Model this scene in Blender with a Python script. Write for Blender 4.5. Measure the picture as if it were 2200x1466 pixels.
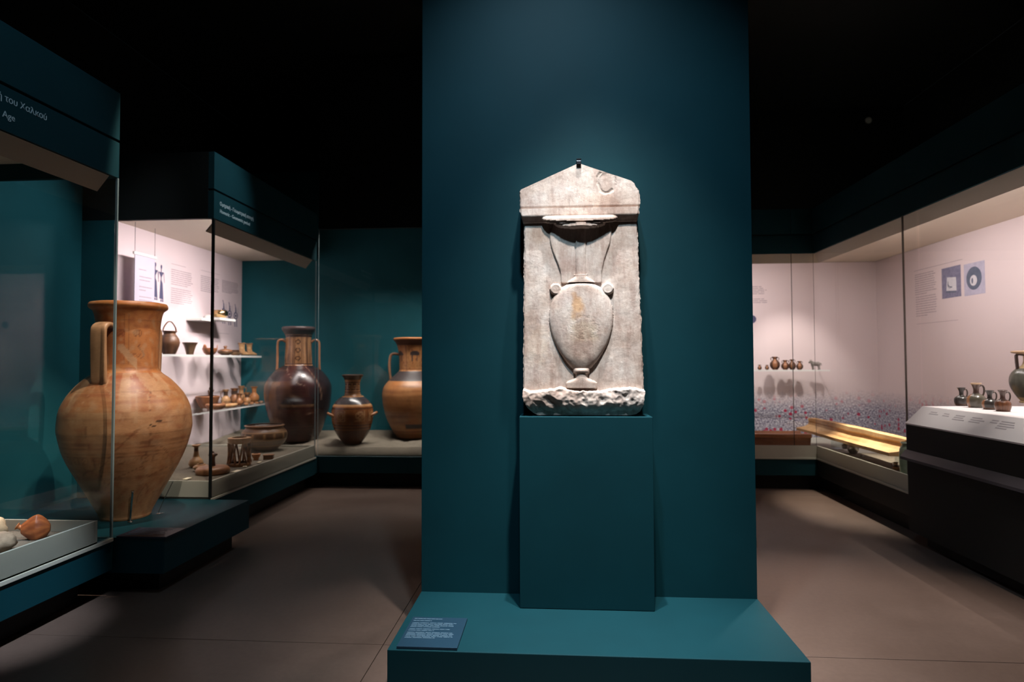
import bpy, bmesh, math, random
from mathutils import Vector, Matrix, noise

random.seed(7)
for o in list(bpy.data.objects):
    bpy.data.objects.remove(o)
SC = bpy.context.scene
COL = SC.collection
R = math.radians

# ------------------------------------------------------------------ camera
F = 1350.0                      # focal length in pixels of the 2200 x 1466 frame
H = 1.42                        # eye height
cam = bpy.data.cameras.new('camera')
cam.sensor_width = 36.0
cam.lens = F / 2200 * 36.0
cam.clip_start = 0.05
cam.clip_end = 60
cam.dof.use_dof = True
cam.dof.focus_distance = 3.15
cam.dof.aperture_fstop = 1.9
camo = bpy.data.objects.new('camera', cam)
COL.objects.link(camo)
YAW, PITCH, ROLL = math.atan(95 / F), math.atan(44 / F), -0.0032
CAMROT = (Matrix.Rotation(YAW, 3, 'Z') @ Matrix.Rotation(math.pi / 2 + PITCH, 3, 'X') @ Matrix.Rotation(ROLL, 3, 'Z'))
camo.matrix_world = Matrix.Translation((0, 0, H)) @ CAMROT.to_4x4()
SC.camera = camo

# ------------------------------------------------------------------ world, exposure
world = bpy.data.worlds.new('world')
SC.world = world
world.use_nodes = True
world.node_tree.nodes['Background'].inputs[0].default_value = (0.5, 0.7, 0.8, 1)
world.node_tree.nodes['Background'].inputs[1].default_value = 0.004
vs = SC.view_settings
vs.view_transform = 'Standard'
vs.look = 'None'
vs.exposure = 0.0
vs.gamma = 1.0
vs.use_curve_mapping = False

# ------------------------------------------------------------------ lights
def aim(o, target):
    d = Vector(target) - Vector(o.location)
    o.rotation_euler = d.to_track_quat('-Z', 'Y').to_euler()

def spot(name, loc, target, power, angle, color=(1, 0.93, 0.86), blend=0.35, radius=0.03):
    l = bpy.data.lights.new(name, 'SPOT')
    l.energy = power
    l.color = color
    l.spot_size = R(angle)
    l.spot_blend = blend
    l.shadow_soft_size = radius
    o = bpy.data.objects.new(name, l)
    o.location = loc
    COL.objects.link(o)
    aim(o, target)
    return o

def strip(name, loc, target, power, sx, sy, color=(1, 0.9, 0.84), along='Y', spread=105):
    l = bpy.data.lights.new(name, 'AREA')
    l.shape = 'RECTANGLE'
    l.size = sx
    l.size_y = sy
    l.spread = R(spread)
    l.energy = power
    l.color = color
    o = bpy.data.objects.new(name, l)
    o.location = loc
    COL.objects.link(o)
    z = -(Vector(target) - Vector(loc)).normalized()
    x = Vector((0, 1, 0)) if along == 'Y' else Vector((1, 0, 0))
    x = (x - z * x.dot(z)).normalized()
    y = z.cross(x)
    m = Matrix((x, y, z)).transposed().to_4x4()
    m.translation = Vector(loc)
    o.matrix_world = m
    return o

WARM = (1.0, 0.92, 0.86)
PINK = (1.0, 0.89, 0.88)
# ceiling track spots in the dark hall, plus added fill spots
spot('track_spot_stele', (0.27, 1.95, 4.92), (0.15, 3.30, -0.35), 1150, 39, (1, 0.94, 0.89), 1.0, 0.07)
spot('fill_spot_plinth', (0.15, 2.75, 4.92), (0.15, 2.90, 0.2), 1150, 28, (1, 0.95, 0.93), 1.0, 0.035)  # added overhead fill to brighten the platform, no known lamp
spot('track_spot_panel', (-0.10, 1.70, 4.90), (0.13, 3.34, 1.1), 360, 66, (0.54, 0.82, 1.0), 1.0, 0.08)
spot('track_spot_left_aisle', (-0.45, 4.3, 4.6), (-0.95, 3.1, 0), 120, 28, (1, 0.86, 0.80), 0.9, 0.04)
spot('track_spot_right_aisle', (1.6, 4.2, 4.6), (1.66, 3.6, 0), 850, 35, (1, 0.87, 0.78), 0.9, 0.04)
spot('track_spot_amphora', (-1.95, 3.70, 4.65), (-3.0, 4.2, 1.25), 460, 24, (1, 0.86, 0.72), 0.4, 0.025)
spot('track_spot_amphora_two', (1.6, 5.0, 4.6), (-3.05, 4.2, 1.0), 480, 16, (1, 0.84, 0.70), 0.4, 0.03)
spot('fill_spot_amphora_front', (-0.3, 1.5, 4.6), (-3.0, 4.2, 0.9), 420, 14, (1, 0.86, 0.74), 0.5, 0.03)  # made-up front fill that lifts the amphora's dim lower body
spot('fill_spot_header', (-1.1, 4.5, 4.6), (-2.7, 4.95, 2.85), 190, 24, (0.85, 0.95, 1.0), 1.0, 0.04)  # invented wash that brightens the second case's header
spot('alcove_wash', (-2.55, 4.25, 4.55), (-3.72, 4.2, 1.5), 190, 40, (0.9, 0.95, 1.0), 0.8, 0.04)
spot('track_spot_near_case', (-0.7, 1.2, 4.6), (-2.75, 2.95, 0.55), 1700, 13, (0.72, 0.85, 1.0), 0.9, 0.04)
spot('fill_spot_near_header', (-1.0, 1.8, 4.6), (-2.7, 3.0, 2.8), 70, 34, (0.6, 0.82, 1.0), 0.9, 0.04)  # added cool fill on the near header; no such fitting known
# strips behind the case baffles
strip('strip_near_case', (-3.25, 2.6, 2.62), (-3.3, 2.6, 0.5), 14, 1.7, 0.05, PINK, 'Y', 26)
strip('strip_vase_case', (-2.95, 6.3, 2.72), (-4.25, 6.3, 1.5), 40, 2.0, 0.06, PINK, 'Y', 130)
strip('strip_back_case', (-1.6, 7.10, 3.10), (-1.6, 7.36, 0.5), 30, 2.2, 0.06, (1, 0.93, 0.88), 'X')
strip('strip_poppy_case', (2.4, 7.4, 2.70), (2.6, 8.55, 1.6), 24, 2.2, 0.06, PINK, 'X', 120)
strip('strip_right_case', (3.1, 5.3, 2.70), (4.25, 5.3, 1.5), 38, 3.6, 0.06, PINK, 'Y', 150)
spot('case_spot_bowl', (-3.25, 6.7, 2.70), (-4.25, 7.05, 1.95), 34, 26, WARM, 0.6, 0.01)
spot('case_spot_shelf', (-3.15, 6.2, 2.72), (-4.2, 6.9, 1.15), 85, 50, WARM, 0.6, 0.01)
spot('case_spot_shelf_far', (-3.15, 7.1, 2.72), (-4.2, 7.6, 0.95), 85, 50, WARM, 0.6, 0.01)
spot('case_spot_floor', (-3.0, 5.3, 2.70), (-3.0, 5.6, 0.45), 26, 50, (1, 0.86, 0.70), 0.5, 0.012)
spot('case_spot_dark_amphora', (-2.45, 7.08, 2.9), (-3.1, 7.55, 0.9), 70, 50, WARM, 0.5, 0.015)
spot('case_spot_small_amphora', (-2.0, 7.06, 2.9), (-2.3, 7.3, 0.8), 42, 46, WARM, 0.5, 0.015)
spot('case_spot_right_amphora', (-1.4, 7.08, 2.9), (-1.8, 7.8, 0.9), 60, 50, WARM, 0.5, 0.015)
spot('case_spot_poppies', (2.85, 7.45, 2.70), (3.15, 8.6, 1.15), 95, 56, WARM, 0.8, 0.01)
spot('case_spot_trough', (3.0, 6.7, 2.70), (3.06, 6.4, 0.6), 700, 46, (1, 0.88, 0.72), 0.8, 0.012)
spot('case_spot_podium', (3.45, 4.75, 2.70), (3.3, 4.75, 1.06), 150, 44, WARM, 0.6, 0.012)
spot('case_spot_podium_two', (3.45, 3.9, 2.70), (3.3, 3.9, 1.06), 150, 44, WARM, 0.6, 0.012)

# ------------------------------------------------------------------ pixel -> place
def ray(px, py):
    return CAMROT @ Vector(((px - 1100) / F, -(py - 733) / F, -1.0))
def on_y(px, py, y):
    d = ray(px, py); t = y / d.y
    return Vector((d.x * t, y, H + d.z * t))
def on_z(px, py, z):
    d = ray(px, py); t = (z - H) / d.z
    return Vector((d.x * t, d.y * t, z))
def on_x(px, py, x):
    d = ray(px, py); t = x / d.x
    return Vector((x, d.y * t, H + d.z * t))

# ------------------------------------------------------------------ materials
def srgb(r, g, b):
    def c(v):
        v /= 255.0
        return v / 12.92 if v <= 0.04045 else ((v + 0.055) / 1.055) ** 2.4
    return (c(r), c(g), c(b))

def newmat(name):
    m = bpy.data.materials.new(name)
    m.use_nodes = True
    nt = m.node_tree
    nt.nodes.clear()
    out = nt.nodes.new('ShaderNodeOutputMaterial')
    return m, nt, out

def N(nt, kind, **kw):
    n = nt.nodes.new(kind)
    for k, v in kw.items():
        setattr(n, k, v)
    return n

def principled(nt, out, rough=0.5, spec=0.5, metal=0.0):
    b = N(nt, 'ShaderNodeBsdfPrincipled')
    b.inputs['Roughness'].default_value = rough
    b.inputs['Metallic'].default_value = metal
    b.inputs['Specular IOR Level'].default_value = spec
    nt.links.new(b.outputs[0], out.inputs[0])
    return b

def objco(nt, scale=(1, 1, 1)):
    tc = N(nt, 'ShaderNodeTexCoord')
    mp = N(nt, 'ShaderNodeMapping')
    mp.inputs['Scale'].default_value = scale
    nt.links.new(tc.outputs['Object'], mp.inputs[0])
    return mp.outputs[0]

def noise_tex(nt, co, scale, detail=4, rough=0.6):
    n = N(nt, 'ShaderNodeTexNoise')
    n.inputs['Scale'].default_value = scale
    n.inputs['Detail'].default_value = detail
    n.inputs['Roughness'].default_value = rough
    nt.links.new(co, n.inputs['Vector'])
    return n.outputs['Fac']

def ramp(nt, fac, stops, interp='LINEAR'):
    r = N(nt, 'ShaderNodeValToRGB')
    r.color_ramp.interpolation = interp
    e = r.color_ramp.elements
    while len(e) < len(stops):
        e.new(0.5)
    for el, (p, c) in zip(e, stops):
        el.position = p
        el.color = (*c, 1) if len(c) == 3 else c
    nt.links.new(fac, r.inputs[0])
    return r.outputs[0]

def mix(nt, fac, a, b, mode='MIX'):
    m = N(nt, 'ShaderNodeMix', data_type='RGBA', blend_type=mode)
    for v, s in ((fac, m.inputs[0]), (a, m.inputs[6]), (b, m.inputs[7])):
        if hasattr(v, 'is_output'):
            nt.links.new(v, s)
        elif isinstance(v, (int, float)):
            s.default_value = v
        else:
            s.default_value = (*v, 1)
    return m.outputs[2]

def bump(nt, bsdf, height, strength=0.2, dist=0.005):
    b = N(nt, 'ShaderNodeBump')
    b.inputs['Strength'].default_value = strength
    b.inputs['Distance'].default_value = dist
    nt.links.new(height, b.inputs['Height'])
    nt.links.new(b.outputs[0], bsdf.inputs['Normal'])

def paint(name, rgb, rough=0.5, spec=0.4, grain=0.06, gscale=300, var=0.08):
    m, nt, out = newmat(name)
    b = principled(nt, out, rough, spec)
    co = objco(nt)
    n1 = noise_tex(nt, co, 2.2, 3)
    lo = tuple(c * (1 - var) for c in rgb)
    hi = tuple(min(1, c * (1 + var)) for c in rgb)
    nt.links.new(ramp(nt, n1, [(0.3, lo), (0.7, hi)]), b.inputs['Base Color'])
    if grain:
        bump(nt, b, noise_tex(nt, co, gscale, 2), grain, 0.002)
    return m

M = {}
M['teal'] = paint('teal_paint', (0.0022, 0.034, 0.045), 0.55, 0.18, 0.05, 500)
M['teal_dark'] = paint('dark_teal_paint', (0.006, 0.040, 0.050), 0.7, 0.12, 0.05, 500)
M['teal_wall'] = paint('teal_case_wall', (0.010, 0.085, 0.105), 0.7, 0.15, 0.05, 400)
M['black'] = paint('black_paint', (0.006, 0.008, 0.008), 0.6, 0.3, 0.04, 400)
M['black_metal'] = paint('black_metal', (0.012, 0.012, 0.013), 0.35, 0.5, 0)
M['white_wall'] = paint('pale_case_wall', (0.60, 0.50, 0.52), 0.6, 0.3, 0.03, 300, 0.015)
M['white_ceiling'] = paint('pale_case_ceiling', (0.72, 0.64, 0.53), 0.6, 0.3, 0.02, 300, 0.02)
def frosted(name, rgb):
    """satin acrylic: light from inside the case glows through it"""
    m, nt, out = newmat(name)
    b = principled(nt, out, 0.45, 0.4)
    b.inputs['Base Color'].default_value = (*rgb, 1)
    t = N(nt, 'ShaderNodeBsdfTranslucent')
    n1 = noise_tex(nt, objco(nt), 3.0, 3)
    nt.links.new(ramp(nt, n1, [(0.3, tuple(c * 0.92 for c in rgb)), (0.7, rgb)]), t.inputs[0])
    ms = N(nt, 'ShaderNodeMixShader')
    ms.inputs[0].default_value = 0.3
    nt.links.new(b.outputs[0], ms.inputs[1])
    nt.links.new(t.outputs[0], ms.inputs[2])
    nt.links.new(ms.outputs[0], out.inputs[0])
    return m
M['tray'] = frosted('frosted_tray', (0.56, 0.55, 0.47))
M['baffle'] = paint('grey_baffle', (0.42, 0.37, 0.31), 0.5, 0.3, 0.02, 300, 0.02)
M['white'] = paint('white_lacquer', (0.74, 0.70, 0.70), 0.4, 0.4, 0.02, 300, 0.01)
M['shelf'] = paint('white_shelf', (0.62, 0.62, 0.60), 0.35, 0.45, 0.0)
M['card'] = paint('cream_card', (0.78, 0.70, 0.52), 0.7, 0.2, 0.0)
M['ink'] = paint('grey_ink', (0.20, 0.165, 0.19), 0.7, 0.2, 0.0)
M['ink_soft'] = paint('soft_grey_ink', (0.36, 0.30, 0.32), 0.7, 0.2, 0.0)
M['ink_pale'] = paint('pale_ink', (0.46, 0.42, 0.44), 0.7, 0.2, 0.0)
M['ink_blue'] = paint('blue_grey_ink', (0.075, 0.075, 0.14), 0.7, 0.2, 0.0)
M['letter'] = paint('pale_lettering', (0.50, 0.62, 0.66), 0.6, 0.2, 0.0)
M['letter_dim'] = paint('small_pale_lettering', (0.10, 0.17, 0.23), 0.6, 0.2, 0.0)
M['plaque'] = paint('blue_grey_plaque', (0.008, 0.032, 0.058), 0.45, 0.4, 0.0)
M['plaque_dark'] = paint('dark_plaque', (0.012, 0.014, 0.03), 0.4, 0.4, 0.0)
M['grey_rail'] = paint('grey_rail', (0.07, 0.065, 0.075), 0.45, 0.4, 0.0)
M['banner'] = paint('lilac_banner', (0.46, 0.42, 0.50), 0.6, 0.3, 0.0)

def metal(name, rgb, rough=0.3):
    m, nt, out = newmat(name)
    b = principled(nt, out, rough, 0.5, 1.0)
    co = objco(nt)
    nt.links.new(ramp(nt, noise_tex(nt, co, 18, 4), [(0.35, tuple(c * 0.45 for c in rgb)), (0.65, rgb)]), b.inputs['Base Color'])
    return m
M['steel'] = metal('brushed_steel', (0.5, 0.5, 0.5), 0.25)
M['dark_steel'] = metal('dark_steel', (0.09, 0.10, 0.12), 0.35)
M['bronze'] = metal('polished_bronze', (0.75, 0.50, 0.24), 0.22)
M['silver'] = metal('tarnished_silver', (0.62, 0.60, 0.55), 0.3)

def glass(name, tint, ior=1.5, boost=1.0):
    m, nt, out = newmat(name)
    t = N(nt, 'ShaderNodeBsdfTransparent')
    t.inputs[0].default_value = (*tint, 1)
    g = N(nt, 'ShaderNodeBsdfGlossy')
    g.inputs['Roughness'].default_value = 0.004
    g.inputs[0].default_value = (1, 1, 1, 1)
    fr = N(nt, 'ShaderNodeFresnel')
    # the sheet does not bend light, so both of its sides reflect like air to glass
    ge = N(nt, 'ShaderNodeNewGeometry')
    ma = N(nt, 'ShaderNodeMath', operation='MULTIPLY_ADD')
    ma.inputs[1].default_value = 1.0 / ior - ior
    ma.inputs[2].default_value = ior
    nt.links.new(ge.outputs['Backfacing'], ma.inputs[0])
    nt.links.new(ma.outputs[0], fr.inputs[0])
    ms = N(nt, 'ShaderNodeMixShader')
    if boost != 1.0:
        mm = N(nt, 'ShaderNodeMath', operation='MULTIPLY')
        mm.inputs[1].default_value = boost
        nt.links.new(fr.outputs[0], mm.inputs[0])
        nt.links.new(mm.outputs[0], ms.inputs[0])
    else:
        nt.links.new(fr.outputs[0], ms.inputs[0])
    nt.links.new(t.outputs[0], ms.inputs[1])
    nt.links.new(g.outputs[0], ms.inputs[2])
    nt.links.new(ms.outputs[0], out.inputs[0])
    return m
M['glass'] = glass('case_glass', (0.985, 0.995, 0.99), 1.5, 0.45)
M['glass_edge'] = paint('polished_glass_edge', (0.20, 0.27, 0.28), 0.25, 0.5, 0.0)
M['joint'] = paint('dark_glass_joint', (0.09, 0.07, 0.055), 0.4, 0.4, 0.0)
M['acrylic'] = glass('clear_acrylic', (0.85, 0.88, 0.88), 1.5, 1.5)

def sandmat():
    m, nt, out = newmat('beige_sand')
    b = principled(nt, out, 0.95, 0.1)
    co = objco(nt)
    n = noise_tex(nt, co, 260, 3, 0.8)
    n2 = noise_tex(nt, co, 9, 4)
    c = ramp(nt, n, [(0.3, (0.09, 0.075, 0.058)), (0.5, (0.25, 0.215, 0.17)), (0.75, (0.42, 0.37, 0.30))])
    nt.links.new(mix(nt, n2, c, (0.8, 0.78, 0.74), 'MULTIPLY'), b.inputs['Base Color'])
    bump(nt, b, n, 0.9, 0.012)
    return m
M['sand'] = sandmat()

def floormat():
    m, nt, out = newmat('brown_sealed_floor')
    b = principled(nt, out, 0.4, 0.35)
    co = objco(nt)
    n = noise_tex(nt, co, 1.3, 5, 0.65)
    n2 = noise_tex(nt, co, 34, 4, 0.7)
    c = ramp(nt, n, [(0.3, (0.10, 0.066, 0.052)), (0.7, (0.135, 0.092, 0.074))])
    c2 = mix(nt, 0.25, c, ramp(nt, n2, [(0.35, (0.5, 0.5, 0.5)), (0.65, (1, 1, 1))]), 'MULTIPLY')
    nt.links.new(c2, b.inputs['Base Color'])
    nt.links.new(ramp(nt, n, [(0.3, (0.36, 0.36, 0.36)), (0.7, (0.5, 0.5, 0.5))]), b.inputs['Roughness'])
    bump(nt, b, n2, 0.05, 0.003)
    return m
M['floor'] = floormat()

def marble():
    m, nt, out = newmat('weathered_marble')
    b = principled(nt, out, 0.72, 0.25)
    co = objco(nt)
    n = noise_tex(nt, co, 4.2, 6, 0.62)
    c = ramp(nt, n, [(0.28, (0.33, 0.235, 0.19)), (0.45, (0.53, 0.43, 0.37)), (0.62, (0.66, 0.59, 0.54)), (0.8, (0.70, 0.64, 0.61))])
    cs = objco(nt, (9, 9, 2.2))
    st = noise_tex(nt, cs, 2.6, 5, 0.7)
    c = mix(nt, 0.7, c, ramp(nt, st, [(0.35, (0.60, 0.50, 0.48)), (0.6, (1, 1, 1))]), 'MULTIPLY')
    fine = noise_tex(nt, co, 75, 5, 0.8)
    c = mix(nt, 0.35, c, ramp(nt, fine, [(0.3, (0.55, 0.5, 0.46)), (0.55, (1, 1, 1))]), 'MULTIPLY')
    at = N(nt, 'ShaderNodeAttribute', attribute_name='Col')
    c = mix(nt, 1.0, c, at.outputs['Color'], 'MULTIPLY')
    nt.links.new(c, b.inputs['Base Color'])
    bump(nt, b, fine, 0.35, 0.0035)
    return m
M['marble'] = marble()

def claymat(name, rough, spec, bumpy=0.2):
    """fired clay: the painted bands come from the Col attribute, wear from noise"""
    m, nt, out = newmat(name)
    b = principled(nt, out, rough, spec)
    co = objco(nt)
    at = N(nt, 'ShaderNodeAttribute', attribute_name='Col')
    n = noise_tex(nt, co, 9, 6, 0.7)
    c = mix(nt, 0.55, at.outputs['Color'], ramp(nt, n, [(0.3, (0.62, 0.55, 0.5)), (0.65, (1.12, 1.1, 1.08))]), 'MULTIPLY')
    fine = noise_tex(nt, objco(nt, (1, 1, 5)), 40, 4, 0.75)
    c = mix(nt, 0.35, c, ramp(nt, fine, [(0.32, (0.6, 0.52, 0.48)), (0.55, (1, 1, 1))]), 'MULTIPLY')
    nt.links.new(c, b.inputs['Base Color'])
    bump(nt, b, fine, bumpy, 0.004)
    return m
M['clay'] = claymat('painted_clay', 0.40, 0.4)
M['clay_glossy'] = claymat('burnished_dark_clay', 0.24, 0.5, 0.12)
M['clay_matt'] = claymat('plain_clay', 0.75, 0.2)

def poppymat(name, axis):
    """flat print: a meadow of grey-white grasses with red poppies along the lower wall"""
    m, nt, out = newmat(name)
    b = principled(nt, out, 0.6, 0.3)
    tc = N(nt, 'ShaderNodeTexCoord')
    sep = N(nt, 'ShaderNodeSeparateXYZ')
    nt.links.new(tc.outputs['Object'], sep.inputs[0])
    comb = N(nt, 'ShaderNodeCombineXYZ')
    nt.links.new(sep.outputs[axis], comb.inputs[0])
    nt.links.new(sep.outputs['Z'], comb.inputs[1])
    co = comb.outputs[0]
    base = (0.60, 0.50, 0.50)
    edge = noise_tex(nt, co, 14, 5, 0.8)
    ht = N(nt, 'ShaderNodeMath', operation='MULTIPLY_ADD')
    ht.inputs[1].default_value = -0.34
    nt.links.new(edge, ht.inputs[0])
    nt.links.new(sep.outputs['Z'], ht.inputs[2])
    mask = N(nt, 'ShaderNodeMapRange')
    mask.inputs['From Min'].default_value = 0.58
    mask.inputs['From Max'].default_value = 0.86
    mask.inputs['To Min'].default_value = 1.0
    mask.inputs['To Max'].default_value = 0.0
    nt.links.new(ht.outputs[0], mask.inputs[0])
    g = noise_tex(nt, co, 46, 6, 0.82)
    grass = ramp(nt, g, [(0.40, (0.055, 0.05, 0.09)), (0.5, (0.24, 0.23, 0.29)), (0.58, (0.62, 0.61, 0.65))])
    v = N(nt, 'ShaderNodeTexVoronoi')
    v.inputs['Scale'].default_value = 15
    nt.links.new(co, v.inputs['Vector'])
    dots = ramp(nt, v.outputs['Distance'], [(0.0, (1, 1, 1)), (0.30, (1, 1, 1)), (0.40, (0, 0, 0))])
    pick = N(nt, 'ShaderNodeSeparateColor')
    nt.links.new(v.outputs['Color'], pick.inputs[0])
    th = N(nt, 'ShaderNodeMath', operation='GREATER_THAN')
    th.inputs[1].default_value = 0.52
    nt.links.new(pick.outputs[0], th.inputs[0])
    dm = N(nt, 'ShaderNodeMath', operation='MULTIPLY')
    nt.links.new(dots, dm.inputs[0])
    nt.links.new(th.outputs[0], dm.inputs[1])
    meadow = mix(nt, dm.outputs[0], grass, (0.33, 0.02, 0.06))
    c = mix(nt, mask.outputs[0], base, meadow)
    nt.links.new(c, b.inputs['Base Color'])
    return m
M['poppy_x'] = poppymat('poppy_print_back', 'X')
M['poppy_y'] = poppymat('poppy_print_side', 'Y')

# ------------------------------------------------------------------ mesh helpers
def obj(name, verts, faces, mat, parent=None, loc=None, smooth=False, cols=None, mats=None, fmat=None):
    me = bpy.data.meshes.new(name)
    off = Vector(parent.location) if (parent is not None and loc is None) else Vector((0, 0, 0))
    wp = parent
    while wp is not None and wp.parent is not None:
        wp = wp.parent
    if parent is not None and loc is None and wp is not parent:
        off = Vector(wp.location) + (Vector(parent.location) if parent is not wp else Vector())
    me.from_pydata([tuple(Vector(v) - off) for v in verts], [], faces)
    for mm in (mats or [mat]):
        me.materials.append(M[mm] if isinstance(mm, str) else mm)
    if fmat:
        me.polygons.foreach_set('material_index', fmat)
    if smooth:
        me.polygons.foreach_set('use_smooth', [True] * len(me.polygons))
    if cols is not None:
        a = me.color_attributes.new('Col', 'FLOAT_COLOR', 'POINT')
        flat = []
        for c in cols:
            flat.extend((c[0], c[1], c[2], 1.0))
        a.data.foreach_set('color', flat)
    me.update()
    o = bpy.data.objects.new(name, me)
    COL.objects.link(o)
    if parent is not None:
        o.parent = parent
        if loc is not None:
            o.location = loc
    elif loc is not None:
        o.location = loc
    return o

def local(name, verts, faces, mat, parent, smooth=True, cols=None, loc=(0, 0, 0)):
    """part given in its thing's own coordinates"""
    return obj(name, verts, faces, mat, parent, loc, smooth, cols)

def thing(name, label, cat, loc=(0, 0, 0), rz=0.0, group=None):
    o = bpy.data.objects.new(name, None)
    o.empty_display_size = 0.05
    o.location = loc
    o.rotation_euler = (0, 0, rz)
    COL.objects.link(o)
    return tag(o, label, cat, group)

def tag(o, label=None, cat=None, group=None, kind=None):
    if label: o['label'] = label
    if cat: o['category'] = cat
    if group: o['group'] = group
    if kind: o['kind'] = kind
    return o

def boxdata(x0, x1, y0, y1, z0, z1, bev=0.0):
    bm = bmesh.new()
    v = [bm.verts.new(p) for p in ((x0, y0, z0), (x1, y0, z0), (x1, y1, z0), (x0, y1, z0),
                                   (x0, y0, z1), (x1, y0, z1), (x1, y1, z1), (x0, y1, z1))]
    for f in ((3, 2, 1, 0), (4, 5, 6, 7), (0, 1, 5, 4), (1, 2, 6, 5), (2, 3, 7, 6), (3, 0, 4, 7)):
        bm.faces.new([v[i] for i in f])
    if bev:
        bmesh.ops.bevel(bm, geom=list(bm.edges), offset=bev, segments=2, profile=0.6, affect='EDGES')
    bm.verts.index_update()
    vs_ = [tuple(q.co) for q in bm.verts]
    fs_ = [[q.index for q in f.verts] for f in bm.faces]
    bm.free()
    return vs_, fs_

def box(name, x0, x1, y0, y1, z0, z1, mat, parent=None, bev=0.003):
    v, f = boxdata(min(x0, x1), max(x0, x1), min(y0, y1), max(y0, y1), min(z0, z1), max(z0, z1), bev)
    return obj(name, v, f, mat, parent)

def struct(o):
    o['kind'] = 'structure'
    return o

def pane(name, x0, x1, y0, y1, z0, z1, parent, mats=('glass', 'glass_edge')):
    """a thin sheet: the two broad sides are clear, the narrow sides show the polished edge"""
    v, f = boxdata(x0, x1, y0, y1, z0, z1)
    d = (x1 - x0, y1 - y0, z1 - z0)
    thin = d.index(min(d))
    axes = [2, 2, 1, 0, 1, 0]
    return obj(name, v, f, None, parent, mats=list(mats), fmat=[0 if a == thin else 1 for a in axes])

def catmull(pts, n):
    P = [Vector(p) for p in pts]
    P = [P[0] * 2 - P[1]] + P + [P[-1] * 2 - P[-2]]
    out = []
    segs = len(P) - 3
    for i in range(segs):
        p0, p1, p2, p3 = P[i:i + 4]
        k = max(1, int(round(n / segs)))
        for j in range(k):
            t = j / k
            out.append(0.5 * ((2 * p1) + (p2 - p0) * t + (2 * p0 - 5 * p1 + 4 * p2 - p3) * t * t + (3 * p1 - p0 - 3 * p2 + p3) * t ** 3))
    out.append(P[-2])
    return out

def lathe(profile, seg=48, n=60, wall=0.012, depth=0.4, colf=None, wob=0.0, smooth_profile=True):
    """closed vessel from an outer (r, z) profile, bottom to rim; the inside goes down `depth` of the height"""
    pr = [(p[0], p[1], 0) for p in profile]
    pts = catmull(pr, n) if smooth_profile else [Vector(p) for p in pr]
    outer = [(max(p.x, 0.001), p.y) for p in pts]
    ht = outer[-1][1] - outer[0][1]
    inner = []
    if wall > 0:
        zmin = outer[-1][1] - ht * depth
        back = [p for p in reversed(outer) if p[1] > zmin]
        inner = [(max(p[0] - wall, 0.002), p[1] - (wall * 0.15 if i else -wall * 0.2)) for i, p in enumerate(back[:: max(1, len(back) // 24)])]
    rows = outer + inner
    verts, cols = [], []
    no = len(outer)
    for i, (r, z) in enumerate(rows):
        for s in range(seg):
            th = 2 * math.pi * s / seg
            rr = r
            if wob:
                rr = r * (1 + wob * noise.noise(Vector((math.cos(th) * 1.6, math.sin(th) * 1.6, z * 5 + r))))
            verts.append((rr * math.cos(th), rr * math.sin(th), z))
            if colf:
                c = colf(th, z, i >= no)
                cols.append(c)
    faces = []
    for i in range(len(rows) - 1):
        for s in range(seg):
            a, b2 = i * seg + s, i * seg + (s + 1) % seg
            faces.append((a, b2, b2 + seg, a + seg))
    faces.append(tuple(reversed(range(seg))))
    faces.append(tuple((len(rows) - 1) * seg + s for s in range(seg)))
    return verts, faces, (cols if colf else None)

def sweep(path, w, t, n=24, seg=12, up=(0, 0, 1), closed_ends=True, smooth=True, sq=1.0, taper=None):
    """band of elliptical section along a path; w across, t thick"""
    pts = catmull(path, n) if smooth else [Vector(p) for p in path]
    verts, faces = [], []
    side0 = None
    for i, p in enumerate(pts):
        tg = (pts[min(i + 1, len(pts) - 1)] - pts[max(i - 1, 0)]).normalized()
        side = Vector(up).cross(tg)
        if side0 is not None:
            side = side0 - tg * side0.dot(tg)
        elif side.length < 1e-4:
            side = Vector((1, 0, 0))
        side = side.normalized()
        side0 = side
        nr = tg.cross(side)
        k = taper(i / (len(pts) - 1)) if taper else 1.0
        for s in range(seg):
            a = 2 * math.pi * s / seg
            ca, sa = math.cos(a), math.sin(a)
            ca = math.copysign(abs(ca) ** sq, ca); sa = math.copysign(abs(sa) ** sq, sa)
            verts.append(tuple(p + side * (ca * w / 2 * k) + nr * (sa * t / 2 * k)))
    for i in range(len(pts) - 1):
        for s in range(seg):
            a, b2 = i * seg + s, i * seg + (s + 1) % seg
            faces.append((a, b2, b2 + seg, a + seg))
    faces.append(tuple(reversed(range(seg))))
    faces.append(tuple((len(pts) - 1) * seg + s for s in range(seg)))
    return verts, faces

def prism(poly, fn, d0, d1):
    """extrude a 2-D polygon; fn(u, v, d) places a point"""
    n = len(poly)
    verts = [fn(u, v, d0) for u, v in poly] + [fn(u, v, d1) for u, v in poly]
    faces = [tuple(range(n)), tuple(reversed(range(n, 2 * n)))]
    for i in range(n):
        j = (i + 1) % n
        faces.append((i, n + i, n + j, j))
    return verts, faces

class Bag:
    """collects small pieces of print into one mesh"""
    def __init__(s): s.v, s.f = [], []
    def add(s, v, f):
        k = len(s.v)
        s.v += list(v)
        s.f += [tuple(i + k for i in q) for q in f]
    def build(s, name, mat, parent):
        o = obj(name, s.v, s.f, mat, parent)
        if name == 'printed_text': o['kind'] = 'stuff'
        return o

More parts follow.
